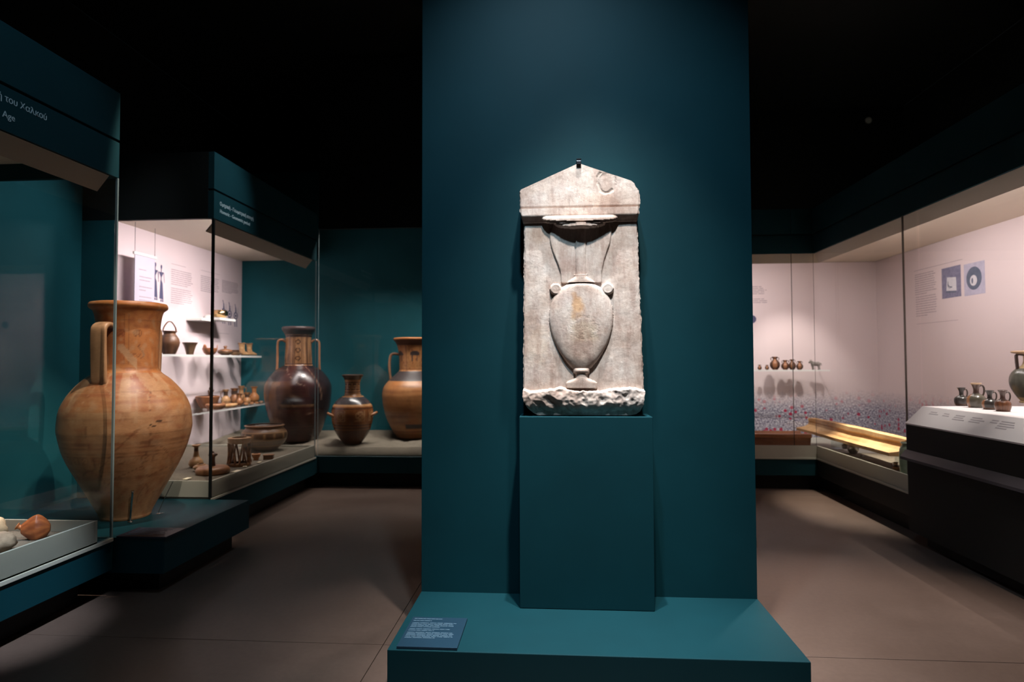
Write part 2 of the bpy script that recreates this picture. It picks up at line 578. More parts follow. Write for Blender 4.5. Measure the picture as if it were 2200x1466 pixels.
def text_lines(bag, fn, u0, u1, v1, v0, n, h, gap_at=(), rag=0.12, words=True, d=0.0012):
    """rows of small print too fine to read: broken dark strokes"""
    for i in range(n):
        if i in gap_at:
            continue
        v = v1 + (v0 - v1) * i / max(1, n - 1)
        end = u1 - (u1 - u0) * random.uniform(0, rag)
        if (i + 1) in gap_at or i == n - 1:
            end = u0 + (u1 - u0) * random.uniform(0.45, 0.8)
        u = u0
        while u < end - 1e-6:
            wl = (u1 - u0) * random.uniform(0.08, 0.2) if words else (u1 - u0)
            e = min(end, u + wl)
            bag.add(*prism([(u, v - h / 2), (e, v - h / 2), (e, v + h / 2), (u, v + h / 2)], fn, -d, d))
            u = e + (u1 - u0) * 0.018

def lettering(name, body, size, mat, parent, origin, right, up, align='LEFT', depth=0.0012):
    cu = bpy.data.curves.new(name, 'FONT')
    cu.body = body
    cu.size = size
    cu.extrude = depth
    cu.align_x = align
    cu.resolution_u = 3
    tmp = bpy.data.objects.new(name, cu)
    COL.objects.link(tmp)
    dg = bpy.context.evaluated_depsgraph_get()
    me = bpy.data.meshes.new_from_object(tmp.evaluated_get(dg))
    bpy.data.objects.remove(tmp)
    r, u = Vector(right).normalized(), Vector(up).normalized()
    w = r.cross(u)
    vs_ = [tuple(Vector(origin) + r * v.co.x + u * v.co.y + w * v.co.z) for v in me.vertices]
    fs_ = [tuple(p.vertices) for p in me.polygons]
    bpy.data.meshes.remove(me)
    return obj(name, vs_, fs_, mat, parent)

# ================================================================== THE SETTING
XL, XR = -2.705, 2.84            # front planes of the left and right cases
XBL, XBR = -4.25, 4.25          # their back walls
YF, YBL, YBR = 6.97, 8.22, 8.65   # front of the far left case, backs of the far cases
HB, HG, HT = 2.565, 2.795, 3.10  # header: underside, groove, top
CE, CER = 2.795, 2.735           # ceilings inside the left and right cases
CEIL = 5.0

fl = struct(obj('floor', *boxdata(-4.8, 4.9, -2.5, 9.2, -0.12, -0.012), 'floor'))
xs = [-4.8, -0.875, 4.9]
ys = [-2.5, 3.15, 6.86, 9.2]
for i in range(2):
    for j in range(3):
        box('floor_slab', xs[i] + 0.002, xs[i + 1] - 0.002, ys[j] + 0.002, ys[j + 1] - 0.002, -0.014, 0.0, 'floor', fl, 0.0015)
struct(box('ceiling', -4.8, 4.9, -2.5, 9.2, CEIL, CEIL + 0.1, 'black'))
struct(box('wall_left', -4.9, -4.8, -2.5, 9.2, 0, CEIL, 'black'))
struct(box('wall_right', 4.9, 5.0, -2.5, 9.2, 0, CEIL, 'black'))
struct(box('wall_back', -4.8, 4.9, 9.1, 9.2, 0, CEIL, 'black'))
struct(box('wall_front', -4.8, 4.9, -2.6, -2.5, 0, CEIL, 'black'))
# freestanding teal wall in the middle
PY = 3.34
struct(box('wall_center', -0.722, 1.021, PY, PY + 0.42, 0, 4.75, 'teal', None, 0.002))
# teal alcove wall behind the large amphora
XA = on_y(172, 730, 4.775).x
struct(box('wall_alcove', XA - 0.1, XA, 3.705, 4.774, 0.0, 3.2, 'teal_wall', None, 0.002))

# ================================================================== CENTRE: plinth, pedestal, stele
pl = thing('display_plinth', 'low teal platform at the foot of the tall teal wall', 'plinth', (0.188, 2.95, 0))
box('platform', -0.722, 1.021, 2.66, PY - 0.001, 0.03, 0.20, 'teal', pl, 0.003)
box('toe_kick', -0.68, 0.98, 2.71, PY - 0.001, 0.0, 0.03, 'black', pl, 0.0)
pd = thing('pedestal', 'plain teal pedestal block under the marble stele', 'pedestal', (0.143, 3.24, 0.201))
box('block', -0.186, 0.472, 3.14, PY - 0.001, 0.201, 1.144, 'teal', pd, 0.003)

# label plaque on the platform
def plaque(name, label, corners, z, mat, text_fn=None):
    P = [on_z(px, py, z) for px, py in corners]       # back-left, back-right, front-right, front-left
    c = sum(P, Vector()) / 4
    t = thing(name, label, 'label', (c.x, c.y, z - 0.012))
    y0 = (P[2].y + P[3].y) / 2; y1 = (P[0].y + P[1].y) / 2
    x0 = (P[0].x + P[3].x) / 2; x1 = (P[1].x + P[2].x) / 2
    box('plate', x0, x1, y0, y1, z - 0.011, z, mat, t, 0.001)
    return t, x0, x1, y0, y1
t, x0, x1, y0, y1 = plaque('exhibit_label', 'blue-grey label plate with pale text on the teal platform',
                           [(890, 1326), (1002, 1328), (985, 1392), (848, 1390)], 0.212, 'plaque')
bag = Bag()
def flat(z):
    return lambda u, v, d: (u, v, z + d)
W_ = x1 - x0; D_ = y1 - y0
zf = flat(0.2125)
text_lines(bag, zf, x0 + 0.05 * W_, x0 + 0.6 * W_, y1 - 0.07 * D_, y1 - 0.14 * D_, 2, 0.006, rag=0.25, d=0.0004)
text_lines(bag, zf, x0 + 0.05 * W_, x0 + 0.86 * W_, y1 - 0.22 * D_, y1 - 0.36 * D_, 4, 0.005, rag=0.1, d=0.0004)
text_lines(bag, zf, x0 + 0.05 * W_, x0 + 0.8 * W_, y1 - 0.43 * D_, y1 - 0.48 * D_, 2, 0.005, rag=0.2, d=0.0004)
text_lines(bag, zf, x0 + 0.05 * W_, x0 + 0.9 * W_, y1 - 0.55 * D_, y1 - 0.72 * D_, 5, 0.005, rag=0.1, d=0.0004)
bag.build('printed_text', 'letter_dim', t)

# ---- the marble stele: one carved block, built as a relief and cut into its named areas
SS = 3.19 / F                      # metres for a pixel of the photograph at the stele's face
SX0 = on_y(1250, 892, 3.19).x      # world x of column 1250
SZ0 = 1.145                         # top of the pedestal
def lerp_table(tab, y):
    if y <= tab[0][0]: return tab[0][1]
    for (a, va), (b2, vb) in zip(tab, tab[1:]):
        if y <= b2:
            return va + (vb - va) * (y - a) / (b2 - a)
    return tab[-1][1]
LEFT = [(350, 1246), (352, 1241), (404, 1122), (410, 1119), (440, 1119), (463, 1121), (472, 1124), (477, 1128), (600, 1127), (700, 1126), (830, 1125), (850, 1124), (864, 1127), (876, 1135), (886, 1146), (891, 1156)]
RIGHT = [(350, 1248), (352, 1253), (390, 1358), (396, 1365), (404, 1368), (412, 1376), (440, 1377), (460, 1374), (468, 1371), (477, 1371), (600, 1375), (700, 1378), (830, 1382), (846, 1381), (870, 1379), (882, 1374), (889, 1364), (891, 1352)]
BODYW = [(606.5, 8), (608, 17), (612, 30), (620, 44), (632, 55.5), (648, 63.5), (668, 67.5), (690, 68), (712, 64.5), (733, 57.5), (753, 48), (770, 37), (782, 27.5), (790, 20), (793, 17)]
LYREL = [(486, 1189), (497, 1184), (508, 1183), (525, 1185), (545, 1191), (565, 1199), (585, 1205), (606, 1207)]
LYRER = [(486, 1314), (497, 1317), (508, 1316), (525, 1313), (545, 1306), (565, 1300), (585, 1296), (606, 1295)]
def smooth_table(tab, step=1.0):
    pts = catmull([(a, b_, 0) for a, b_ in tab], 12 * (len(tab) - 1))
    return [(p.x, p.y) for p in pts]
BODYW = smooth_table(BODYW); LYREL = smooth_table(LYREL); LYRER = smooth_table(LYRER)
def fbm(x, y, s, o=4):
    return noise.fractal(Vector((x * s, y * s, 3.1)), 0.9, 2.0, o)
def sm(a, b2, x):
    t = min(1, max(0, (x - a) / (b2 - a)))
    return t * t * (3 - 2 * t)
def relief(x, y):
    """height (m) above the field of the slab, and the name of the area"""
    area = 'field'
    h = 0.0012 * fbm(x, y, 0.03)
    cx = 1250
    rough_line = 835 + 6 * fbm(x, 7, 0.016) + 2.5 * fbm(x, 3, 0.06)
    if y < 477:
        area = 'pediment'
        if y < 447:
            h += 0.016
            if y > 441: h -= 0.004 * sm(441, 446, y)
            # crack beside a lost flake near the right slope
            crack = [(1293, 372), (1288, 380), (1287, 393), (1291, 403), (1294, 411), (1302, 416), (1311, 414), (1317, 409)]
            dm_ = min(math.hypot(x - (p0[0] + (p1[0] - p0[0]) * q), y - (p0[1] + (p1[1] - p0[1]) * q)) for p0, p1 in zip(crack, crack[1:]) for q in (0, 0.2, 0.4, 0.6, 0.8, 1)) if 1278 < x < 1326 and 364 < y < 424 else 99
            h -= 0.0030 * (1 - sm(0.8, 4.2, dm_ + 0.8 * fbm(x, y, 0.1)))
            if math.hypot((x - 1309) / 21, (y - 394) / 22) < 1 and dm_ < 40: h -= 0.0012
        elif y < 460:
            h += 0.026
        else:
            h += 0.026 - 0.018 * sm(461, 477, y)
    # rim of the carved vase, a disc projecting under the cornice
    dx = (x - cx + 2)
    if abs(dx) < 82 and 463 < y < 493:
        k = math.sqrt(max(0, 1 - (dx / 82) ** 2))
        lo = 471 + 12 * k
        if 464 < y < lo:
            tt = (y - 464) / (lo - 464)
            hh = (0.012 + 0.040 * k) * (0.80 + 0.20 * sm(0, 0.45, tt)) - (0.010 if tt > 0.72 else 0.0)
            if hh > h: h = hh; area = 'relief_vase'
        k2 = math.sqrt(max(0, 1 - (dx / 54) ** 2)) if abs(dx) < 54 else 0
        lo2 = 481 + 10.5 * k2
        if k2 > 0 and lo - 3 <= y < lo2:
            tt = (y - lo + 3) / (lo2 - lo + 3)
            hh = 0.010 + 0.032 * k2 * (0.82 + 0.18 * sm(0, 0.4, tt)) - 0.010 * sm(0.75, 1.0, tt)
            if hh > h: h = hh; area = 'relief_vase'
    if 477 <= y < 608:
        l, r_ = lerp_table(LYREL, y), lerp_table(LYRER, y)
        if l < x < r_ and y > 486 - 6:
            e = min(x - l, r_ - x)
            hh = 0.0085 * sm(0, 2.5, e) - 0.004 * sm(4, 30, e)
            if hh + 0.001 > 0.001:
                h += hh; area = 'relief_vase'
            d = abs(x - cx) / 11
            if d < 1 and y < 606:
                h += 0.011 * math.sqrt(1 - d * d)
        if y > 590:
            hw = 14 + 14 * sm(594, 607, y)
            d = abs(x - cx) / hw
            if d < 1:
                h = max(h, 0.010 + 0.018 * math.sqrt(1 - d * d)); area = 'relief_vase'
    for vx in (1196, 1307):
        d = math.hypot(x - vx, y - 621) / 12.5
        if d < 1:
            h = max(h, 0.016 * (1 - d ** 6) ** 0.5 + 0.003 * sm(0.5, 0.9, d)); area = 'relief_vase'
    if 607 <= y < 792:
        w = lerp_table(BODYW, y)
        d = abs(x - cx) / w if w > 0.5 else 2
        if d < 1:
            h = max(h, 0.003 + 0.028 * math.sqrt(1 - d * d) * min(1.0, 0.35 + 0.65 * sm(0, 40, w))) + 0.0006 * fbm(x, y, 0.05)
            if math.hypot((x - 1258) / 38, (y - 705) / 26) < 1: h -= 0.0012 * abs(fbm(x, y, 0.22))
            area = 'relief_vase'
    if 792 <= y < 834:
        if y < 802: hw, top = 17, 0.026
        elif y < 810: hw, top = 12.5, 0.020
        else: hw, top = 12.5 + 20 * sm(810, 823, y), 0.022
        d = abs(x - cx) / hw
        if d < 1:
            e = 1.0
            if y < 802: e = math.sqrt(max(0.05, 1 - ((y - 797) / 5.4) ** 2))
            h = max(h, (0.006 + top * math.sqrt(1 - d * d)) * (0.6 + 0.4 * e)); area = 'relief_vase'
    if y > rough_line:
        area = 'rough_base'
        k = sm(rough_line, rough_line + 4.5, y)
        rb = 0.030 + 0.016 * fbm(x, y * 1.3, 0.014, 2) - 0.012 * abs(fbm(x + 60, y, 0.035, 2)) + 0.0035 * fbm(x, y, 0.09, 2)
        rb -= 0.022 * sm(868, 892, y)
        rb = max(rb, 0.010)
        h = h * (1 - k) + rb * k
    # worn arrises
    e = min(x - lerp_table(LEFT, y), lerp_table(RIGHT, y) - x)
    if 410 < y < 840:
        h -= 0.006 * (1 - sm(0, 3.0 + 2.5 * fbm(x, y, 0.06), e))
    return h, area
def stain(x, y):
    c = [1.0, 1.0, 1.0]
    def dab(cx, cy, rx, ry, col, amt):
        d = math.hypot((x - cx) / rx, (y - cy) / ry) + 0.35 * fbm(x, y, 0.05)
        k = amt * (1 - sm(0.35, 1.0, d))
        for i in range(3):
            c[i] *= 1 - k * (1 - col[i])
    dab(1243, 660, 18, 32, (1.0, 0.66, 0.32), 0.75)
    dab(1236, 634, 9, 11, (0.85, 0.55, 0.28), 0.6)
    dab(1256, 712, 46, 34, (0.72, 0.66, 0.52), 0.6)
    dab(1215, 640, 26, 26, (0.86, 0.83, 0.86), 0.5)
    dab(1160, 500, 40, 30, (0.80, 0.74, 0.66), 0.6)
    dab(1230, 570, 60, 30, (0.88, 0.78, 0.76), 0.6)
    dab(1155, 745, 40, 60, (0.95, 0.82, 0.68), 0.5)
    dab(1345, 620, 30, 80, (0.84, 0.77, 0.73), 0.5)
    dab(1290, 430, 60, 20, (1.0, 0.85, 0.75), 0.5)
    dab(1150, 430, 40, 30, (0.87, 0.85, 0.88), 0.4)
    return c
def build_stele():
    root = thing('stele', 'white marble grave stele with a vase carved in relief under a pediment', 'stele', (SX0, 3.25, SZ0))
    NX, NY = 196, 400
    ytop, ybot = 350.0, 891.0
    back = 0.118
    rows = []
    for j in range(NY + 1):
        y = ytop + (ybot - ytop) * j / NY
        l = lerp_table(LEFT, y); r_ = lerp_table(RIGHT, y)
        if y > 408:
            l += 1.6 * fbm(3, y, 0.055) + 0.8 * fbm(9, y, 0.2); r_ += 1.8 * fbm(7, y, 0.055) + 0.8 * fbm(5, y, 0.2)
        row = []
        for i in range(NX + 1):
            x = l + (r_ - l) * i / NX
            row.append((x, y))
        rows.append(row)
    zoff = SZ0 + 0.004
    def place(x, y, h):
        return (SX0 + (x - 1250) * SS, 3.20 - h, zoff + (ybot - y) * SS)
    V, A, C = [], [], []
    for row in rows:
        for (x, y) in row:
            h, a = relief(x, y)
            V.append(place(x, y, h)); A.append(a); C.append(stain(x, y))
    nf = len(V)
    # back edge ring
    def vid(j, i): return j * (NX + 1) + i
    ring = [(0, i) for i in range(NX, -1, -1)] + [(j, 0) for j in range(1, NY + 1)] + [(NY, i) for i in range(1, NX + 1)] + [(j, NX) for j in range(NY - 1, 0, -1)]
    rb = []
    for (j, i) in ring:
        x, y = rows[j][i]
        V.append((SX0 + (x - 1250) * SS, 3.20 + back, zoff + (ybot - y) * SS)); C.append((1, 1, 1))
        rb.append(len(V) - 1)
    parts = {'pediment': [], 'field': [], 'relief_vase': [], 'rough_base': []}
    for j in range(NY):
        for i in range(NX):
            q = (vid(j, i), vid(j + 1, i), vid(j + 1, i + 1), vid(j, i + 1))
            names = [A[k] for k in q]
            a = 'relief_vase' if 'relief_vase' in names else ('rough_base' if 'rough_base' in names else names[0])
            parts[a].append(q)
    for k in range(len(ring)):
        k2 = (k + 1) % len(ring)
        j, i = ring[k]
        a = 'pediment' if rows[j][i][1] < 477 else ('rough_base' if rows[j][i][1] > 836 else 'field')
        parts[a].append((vid(*ring[k]), rb[k], rb[k2], vid(*ring[k2])))
    parts['field'].append(tuple(rb))
    for nm, fs_ in parts.items():
        used = {}
        vv, cc, ff = [], [], []
        for q in fs_:
            nq = []
            for k in q:
                if k not in used:
                    used[k] = len(vv); vv.append(V[k]); cc.append(C[k])
                nq.append(used[k])
            ff.append(tuple(nq))
        o = obj(nm, vv, ff, 'marble', root, smooth=True, cols=cc)
        try:
            o.data.set_sharp_from_angle(angle=R(50))
        except Exception:
            pass
    # the steel clip holding the apex
    ax, ay, az = place(1247, 350, 0.016)
    v, f = sweep([(ax, PY - 0.002, az + 0.022), (ax, 3.20 - 0.012, az + 0.022), (ax, 3.20 - 0.024, az + 0.012), (ax, 3.20 - 0.025, az - 0.006)], 0.024, 0.005, 16, 8, up=(0, 0, 1), sq=0.4)
    b2 = obj('clip', v, f, 'dark_steel', root)
    b2['label'] = 'dark metal clip over the apex'
build_stele()

# ================================================================== CASES
def header(parent, side, y0, y1, zb, zg, zt, xf, depth, joints=()):
    """fascia above the glass: lower board with lettering, shadow groove, upper board"""
    s = side
    h = box('fascia', xf, xf + s * depth, y0, y1, zb, zg - 0.008, 'teal_dark', parent, 0.002)
    box('fascia', xf, xf + s * depth, y0, y1, zg + 0.008, zt, 'teal_dark', parent, 0.002)
    box('shadow_gap', xf + s * 0.02, xf + s * depth, y0 + 0.01, y1 - 0.01, zg - 0.008, zg + 0.008, 'black', parent, 0.0)
    return h

# ---- near left case
c1 = thing('display_case', 'nearest left glass case headed Bronze Age, with sand tray', 'display case', (-3.2, 2.6, 0))
Y0, Y1 = 0.9, 3.69
box('toe_kick', -3.7, XL - 0.14, Y0 + 0.05, Y1 - 0.1, 0, 0.16, 'black', c1, 0.0)
box('base', -3.72, XL, Y0, Y1, 0.16, 0.35, 'teal', c1, 0.003)
def tray(parent, x0, x1, y0, y1, z0, z1, t=0.014, floor=True):
    """open white tray: four walls and a floor in one piece"""
    bagt = Bag()
    for b_ in ((x0, x0 + t, y0, y1), (x1 - t, x1, y0, y1), (x0 + t, x1 - t, y0, y0 + t), (x0 + t, x1 - t, y1 - t, y1)):
        bagt.add(*boxdata(b_[0], b_[1], b_[2], b_[3], z0, z1, 0.0015))
    bagt.add(*boxdata(x0, x1, y0, y1, z0 - 0.004, z0 + 0.012))
    return bagt.build('tray', 'tray', parent)
def sand(parent, x0, x1, y0, y1, z, amp=0.012, nx=60, ny=60, seed=0.0, thick=0.05, rise=0.0):
    vv, ff = [], []
    for j in range(ny + 1):
        for i in range(nx + 1):
            x = x0 + (x1 - x0) * i / nx; y = y0 + (y1 - y0) * j / ny
            h = amp * noise.fractal(Vector((x * 2.4, y * 2.4, seed)), 0.8, 2.0, 4)
            e = min(x - x0, x1 - x, y - y0, y1 - y)
            vv.append((x, y, z + h * min(1, e / 0.1 + 0.2) + rise * max(0.0, (y - y0) / (y1 - y0) - 0.5) * 2))
    for j in range(ny):
        for i in range(nx):
            a = j * (nx + 1) + i
            ff.append((a, a + 1, a + nx + 2, a + nx + 1))
    k = len(vv)
    ring = [i for i in range(nx + 1)] + [(j * (nx + 1) + nx) for j in range(1, ny + 1)] + [ny * (nx + 1) + i for i in range(nx - 1, -1, -1)] + [j * (nx + 1) for j in range(ny - 1, 0, -1)]
    for q in ring:
        p = vv[q]; vv.append((p[0], p[1], z - thick))
    for q in range(len(ring)):
        q2 = (q + 1) % len(ring)
        ff.append((ring[q], k + q, k + q2, ring[q2]))
    o = obj('sand', vv, ff, 'sand', parent, smooth=True)
    o['kind'] = 'stuff'
    return o
tray(c1, -3.68, XL, Y0 + 0.05, 3.56, 0.352, 0.49)
box('ledge', XL, XL + 0.012, Y0, Y1 - 0.01, 0.335, 0.356, 'tray', c1, 0.002)
sand(c1, -3.665, XL - 0.015, Y0 + 0.07, 3.545, 0.425, 0.01, 50, 80, 1.0, 0.05)
box('back_panel', -3.76, -3.72, Y0, Y1 - 0.002, 0.0, HB, 'teal_wall', c1, 0.0)
box('ceiling_panel', -3.72, XL - 0.002, Y0, Y1, HB + 0.10, HB + 0.12, 'white_ceiling', c1, 0.0)
h1 = header(c1, -1, Y0, Y1, HB, HG, HT, XL, 0.05)
box('end_fascia', -3.72, XL - 0.05, Y1 - 0.03, Y1, HB, HT, 'teal_dark', c1, 0.002)
lettering('lettering', 'Εποχή του Χαλκού', 0.0465, 'letter', h1, (XL + 0.001, on_x(101, 260, XL).y, on_x(101, 260, XL).z), (0, 1, 0), (0, 0, 1), 'RIGHT')
lettering('lettering', 'Bronze Age', 0.0465, 'letter', h1, (XL + 0.001, on_x(32, 262, XL).y, on_x(32, 262, XL).z), (0, 1, 0), (0, 0, 1), 'RIGHT')
def baffle(parent, xf, s, y0, y1, zb, w=0.075, drop=0.095, t=0.008):
    vv = []
    for y in (y0, y1):
        vv += [(xf + s * 0.02, y, zb), (xf + s * (0.02 + w), y, zb - drop), (xf + s * (0.02 + w + t), y, zb - drop + t * 0.6), (xf + s * (0.02 + t * 1.3), y, zb)]
    return obj('baffle', vv, [(0, 1, 2, 3), (7, 6, 5, 4), (0, 4, 5, 1), (1, 5, 6, 2), (2, 6, 7, 3), (3, 7, 4, 0)], 'baffle', parent)
baffle(c1, XL, -1, Y0, 3.63, HB)
pane('glass_pane', XL - 0.012, XL, Y0, Y1 - 0.013, 0.357, HB, c1)
pane('glass_pane', -3.72, XL, Y1 - 0.012, Y1, 0.357, HB, c1)

# ---- low plinth of the big amphora
ap = thing('display_plinth', 'low dark teal plinth between the two left cases, under the amphora', 'plinth', (-3.0, 4.2, 0))
box('platform', XA + 0.001, -2.386, 3.702, 4.765, 0.135, 0.35, 'teal', ap, 0.003)
box('toe_kick', XA + 0.001, -2.488, 3.815, 4.7, 0, 0.135, 'black', ap, 0.0)
t, x0, x1, y0, y1 = plaque('exhibit_label', 'dark label plate beside the amphora on its low plinth', [(292, 1133), (400, 1135), (358, 1154), (256, 1153)], 0.361, 'plaque_dark')
bag = Bag()
text_lines(bag, flat(0.3615), x0 + 0.03, x1 - 0.05, y1 - 0.02, y0 + 0.04, 6, 0.004, d=0.0004)
bag.build('printed_text', 'letter_dim', t)

# ---- second left case
c2 = thing('display_case', 'second left glass case with shelves of clay vessels and printed wall', 'display case', (-3.3, 6.2, 0))
Y0, Y1 = 4.775, 6.92
box('toe_kick', -4.2, XL - 0.12, Y0 + 0.1, Y1, 0, 0.16, 'black', c2, 0.0)
box('base', -4.3, XL, Y0, Y1, 0.16, 0.35, 'teal_dark', c2, 0.003)
tray(c2, -4.23, XL, Y0 + 0.005, Y1 - 0.02, 0.352, 0.49)
box('ledge', XL, XL + 0.01, Y0, Y1, 0.338, 0.355, 'tray', c2, 0.002)
sand(c2, -4.21, XL - 0.016, Y0 + 0.02, Y1 - 0.04, 0.468, 0.004, 40, 50, 5.0, 0.08)
bp2 = box('back_panel', XBL - 0.03, XBL, Y0 + 0.03, YBL - 0.002, 0.35, CE, 'white_wall', c2, 0.0)
box('ceiling_panel', XBL, XL - 0.06, Y0 + 0.03, Y1, CE, CE + 0.02, 'white_ceiling', c2, 0.0)
box('ceiling_panel', XBL, -3.22, Y1, YBL - 0.01, CE, CE + 0.02, 'white_ceiling', c2, 0.0)
h2 = header(c2, -1, Y0, Y1, HB, HG, HT, XL, 0.05)
box('end_fascia', -4.28, XL - 0.05, Y0, Y0 + 0.04, HB, HT, 'black', c2, 0.002)  # black colour stands in for this end face being unlit
XE = on_y(243, 700, Y0).x
box('end_panel', -4.28, XE, Y0, Y0 + 0.03, 0.35, HB, 'teal_wall', c2, 0.002)
lettering('lettering', 'Ομηρική - Γεωμετρική εποχή', 0.0425, 'letter', h2, (XL + 0.001, on_x(472, 441, XL).y, on_x(472, 441, XL).z), (0, 1, 0), (0, 0, 1), 'LEFT')
lettering('lettering', 'Homeric - Geometric period', 0.0425, 'letter', h2, (XL + 0.001, on_x(472, 457, XL).y, on_x(472, 457, XL).z), (0, 1, 0), (0, 0, 1), 'LEFT')
baffle(c2, XL, -1, Y0 + 0.06, Y1 - 0.08, HB)
pane('glass_pane', XL - 0.012, XL, Y0 + 0.013, Y1, 0.357, HB, c2)
pane('glass_pane', XE, XL, Y0, Y0 + 0.012, 0.357, HB, c2, ('glass', 'joint'))
box('corner_joint', XL - 0.016, XL + 0.002, Y0 - 0.002, Y0 + 0.016, 0.355, HB, 'black', c2, 0.0)
# shelves
sh_up = pane('shelf', XBL + 0.001, -3.90, 5.0, on_x(562, 768, -3.9).y, 1.482, 1.505, c2, ('glass', 'shelf'))
sh_lo = pane('shelf', XBL + 0.001, -3.80, 5.0, on_x(573, 870, -3.8).y, 0.864, 0.882, c2, ('glass', 'shelf'))
box('wall_shelf', XBL + 0.001, -4.06, on_x(430, 690, -4.08).y, on_x(461, 690, -4.08).y, 1.905, 1.935, 'shelf', c2, 0.002)
box('wall_shelf', XBL + 0.001, -3.98, on_x(469, 690, -4.0).y, on_x(503, 690, -4.0).y, 1.925, 1.955, 'shelf', c2, 0.002)

# printed graphics on its back panel
def onwall_x(x, d_sign):
    return lambda u, v, d: (x + d_sign * (d + 0.0006), u, v)
wl = onwall_x(XBL, 1)
def WY(px): return on_x(px, 700, XBL).y
def WZ(px, py): return on_x(px, py, XBL).z
bag = Bag()
text_lines(bag, wl, WY(366), WY(413), WZ(366, 578), WZ(413, 657), 17, 0.0105, gap_at=(8,), rag=0.1, d=0.0005)
text_lines(bag, wl, WY(366), WY(413), WZ(366, 566), WZ(366, 566), 1, 0.006, rag=0.0, words=False, d=0.0005)
text_lines(bag, wl, WY(430), WY(470), WZ(430, 592), WZ(470, 632), 9, 0.0105, rag=0.1, d=0.0005)
text_lines(bag, wl, WY(476), WY(512), WZ(476, 602), WZ(512, 634), 9, 0.0105, rag=0.1, d=0.0005)
text_lines(bag, wl, WY(430), WY(512), WZ(430, 580), WZ(430, 580), 1, 0.005, rag=0.0, words=False, d=0.0005)
text_lines(bag, wl, WY(470), WY(514), WZ(470, 716), WZ(470, 716), 1, 0.005, rag=0.0, words=False, d=0.0005)
bag.build('printed_text', 'ink_soft', bp2)
def circle(cx, cy, rx, ry, n=20, a0=0, a1=2 * math.pi):
    return [(cx + rx * math.cos(a0 + (a1 - a0) * i / n), cy + ry * math.sin(a0 + (a1 - a0) * i / n)) for i in range(n)]
def silhouette(u, z0, s):
    """woman in a long skirt, triangular chest, long neck, small feet"""
    b_ = Bag()
    P = lambda pts: b_.add(*prism([(u + a * s * 0.55, z0 + c * s) for a, c in pts], wl, -0.0005, 0.0005))
    P([(-0.10, 0.08), (0.22, 0.06), (0.14, 0.5), (0.05, 0.58), (-0.03, 0.58)])           # skirt
    P([(0.0, 0.58), (0.05, 0.58), (0.055, 0.66), (0.22, 0.80), (-0.17, 0.80), (-0.005, 0.66)])   # waist and chest
    P([(0.0, 0.80), (0.05, 0.80), (0.05, 0.90), (0.0, 0.90)])                            # neck
    P([(c[0], c[1]) for c in circle(0.03, 0.94, 0.065, 0.06, 12)])                       # head
    P([(0.20, 0.80), (0.235, 0.78), (0.30, 0.52), (0.275, 0.52)])                        # arms
    P([(-0.17, 0.80), (-0.205, 0.78), (-0.20, 0.52), (-0.175, 0.52)])
    P([(-0.02, 0.0), (0.10, 0.0), (0.06, 0.06), (0.01, 0.06)])                           # feet
    P([(0.12, 0.0), (0.24, 0.0), (0.19, 0.06), (0.13, 0.06)])
    return b_.build('printed_figure', 'ink_blue', bp2)
sz = 0.40
silhouette(WY(331), WZ(331, 644), sz)
silhouette(WY(344), WZ(344, 648), sz)
def warrior(u, zc):
    b_ = Bag()
    def disc(r, hole):
        o_ = circle(u, zc, r, r, 22); i_ = circle(u, zc, hole, hole, 22) if hole else None
        if not i_:
            b_.add(*prism(o_, wl, -0.0005, 0.0005)); return
        for k in range(22):
            k2 = (k + 1) % 22
            b_.add(*prism([o_[k], o_[k2], i_[k2], i_[k]], wl, -0.0005, 0.0005))
    disc(0.052, 0.034); disc(0.020, 0)
    P = lambda pts: b_.add(*prism([(u + a * 0.8, zc + c * 0.85) for a, c in pts], wl, -0.0005, 0.0005))
    P([(-0.02, 0.064), (0.03, 0.064), (0.015, 0.10), (-0.01, 0.10)])
    P(circle(0.0, 0.115, 0.017, 0.018, 10))
    P([(-0.012, 0.125), (0.004, 0.125), (-0.02, 0.185), (-0.035, 0.18)])                  # plume
    P([(0.075, -0.02), (0.08, -0.02), (0.072, 0.13), (0.067, 0.13)])                      # spear
    for a in (-0.03, 0.03):
        P([(a - 0.014, -0.06), (a + 0.014, -0.06), (a + 0.012, -0.11), (a + 0.02, -0.165), (a + 0.028, -0.17), (a, -0.17), (a - 0.008, -0.11)])
    return b_.build('printed_figure', 'ink_blue', bp2)
for px, py in ((480, 671), (493, 675), (506, 679)):
    warrior(WY(px), WZ(px, py))

# hanging text banner in front of that wall
XBAN = -4.10
ya, yb_ = on_x(288, 600, XBAN).y, on_x(331, 600, XBAN).y
zt_ = on_x(288, 541, XBAN).z
bn = thing('text_banner', 'pale hanging text banner on two wires in the second left case', 'banner', (XBAN, (ya + yb_) / 2, 1.52))
sheet = box('sheet', XBAN, XBAN + 0.006, ya, yb_, 1.56, zt_ - 0.02, 'banner', bn, 0.0)
box('top_rail', XBAN - 0.005, XBAN + 0.014, ya - 0.02, yb_ + 0.02, zt_ - 0.022, zt_ + 0.004, 'shelf', bn, 0.002)
for yy in (ya, yb_):
    v, f = sweep([(XBAN + 0.004, yy, 1.53), (XBAN + 0.004, yy, CE)], 0.004, 0.004, 2, 6, up=(1, 0, 0), smooth=False)
    obj('wire', v, f, 'dark_steel', bn)
bag = Bag()
wb = onwall_x(XBAN + 0.006, 1)
dy = yb_ - ya
text_lines(bag, wb, ya + 0.2 * dy, yb_ - 0.12 * dy, zt_ - 0.16, zt_ - 0.16, 1, 0.008, d=0.0005)
text_lines(bag, wb, ya + 0.24 * dy, yb_ - 0.1 * dy, zt_ - 0.23, zt_ - 0.66, 14, 0.009, gap_at=(2, 5, 9), d=0.0005)
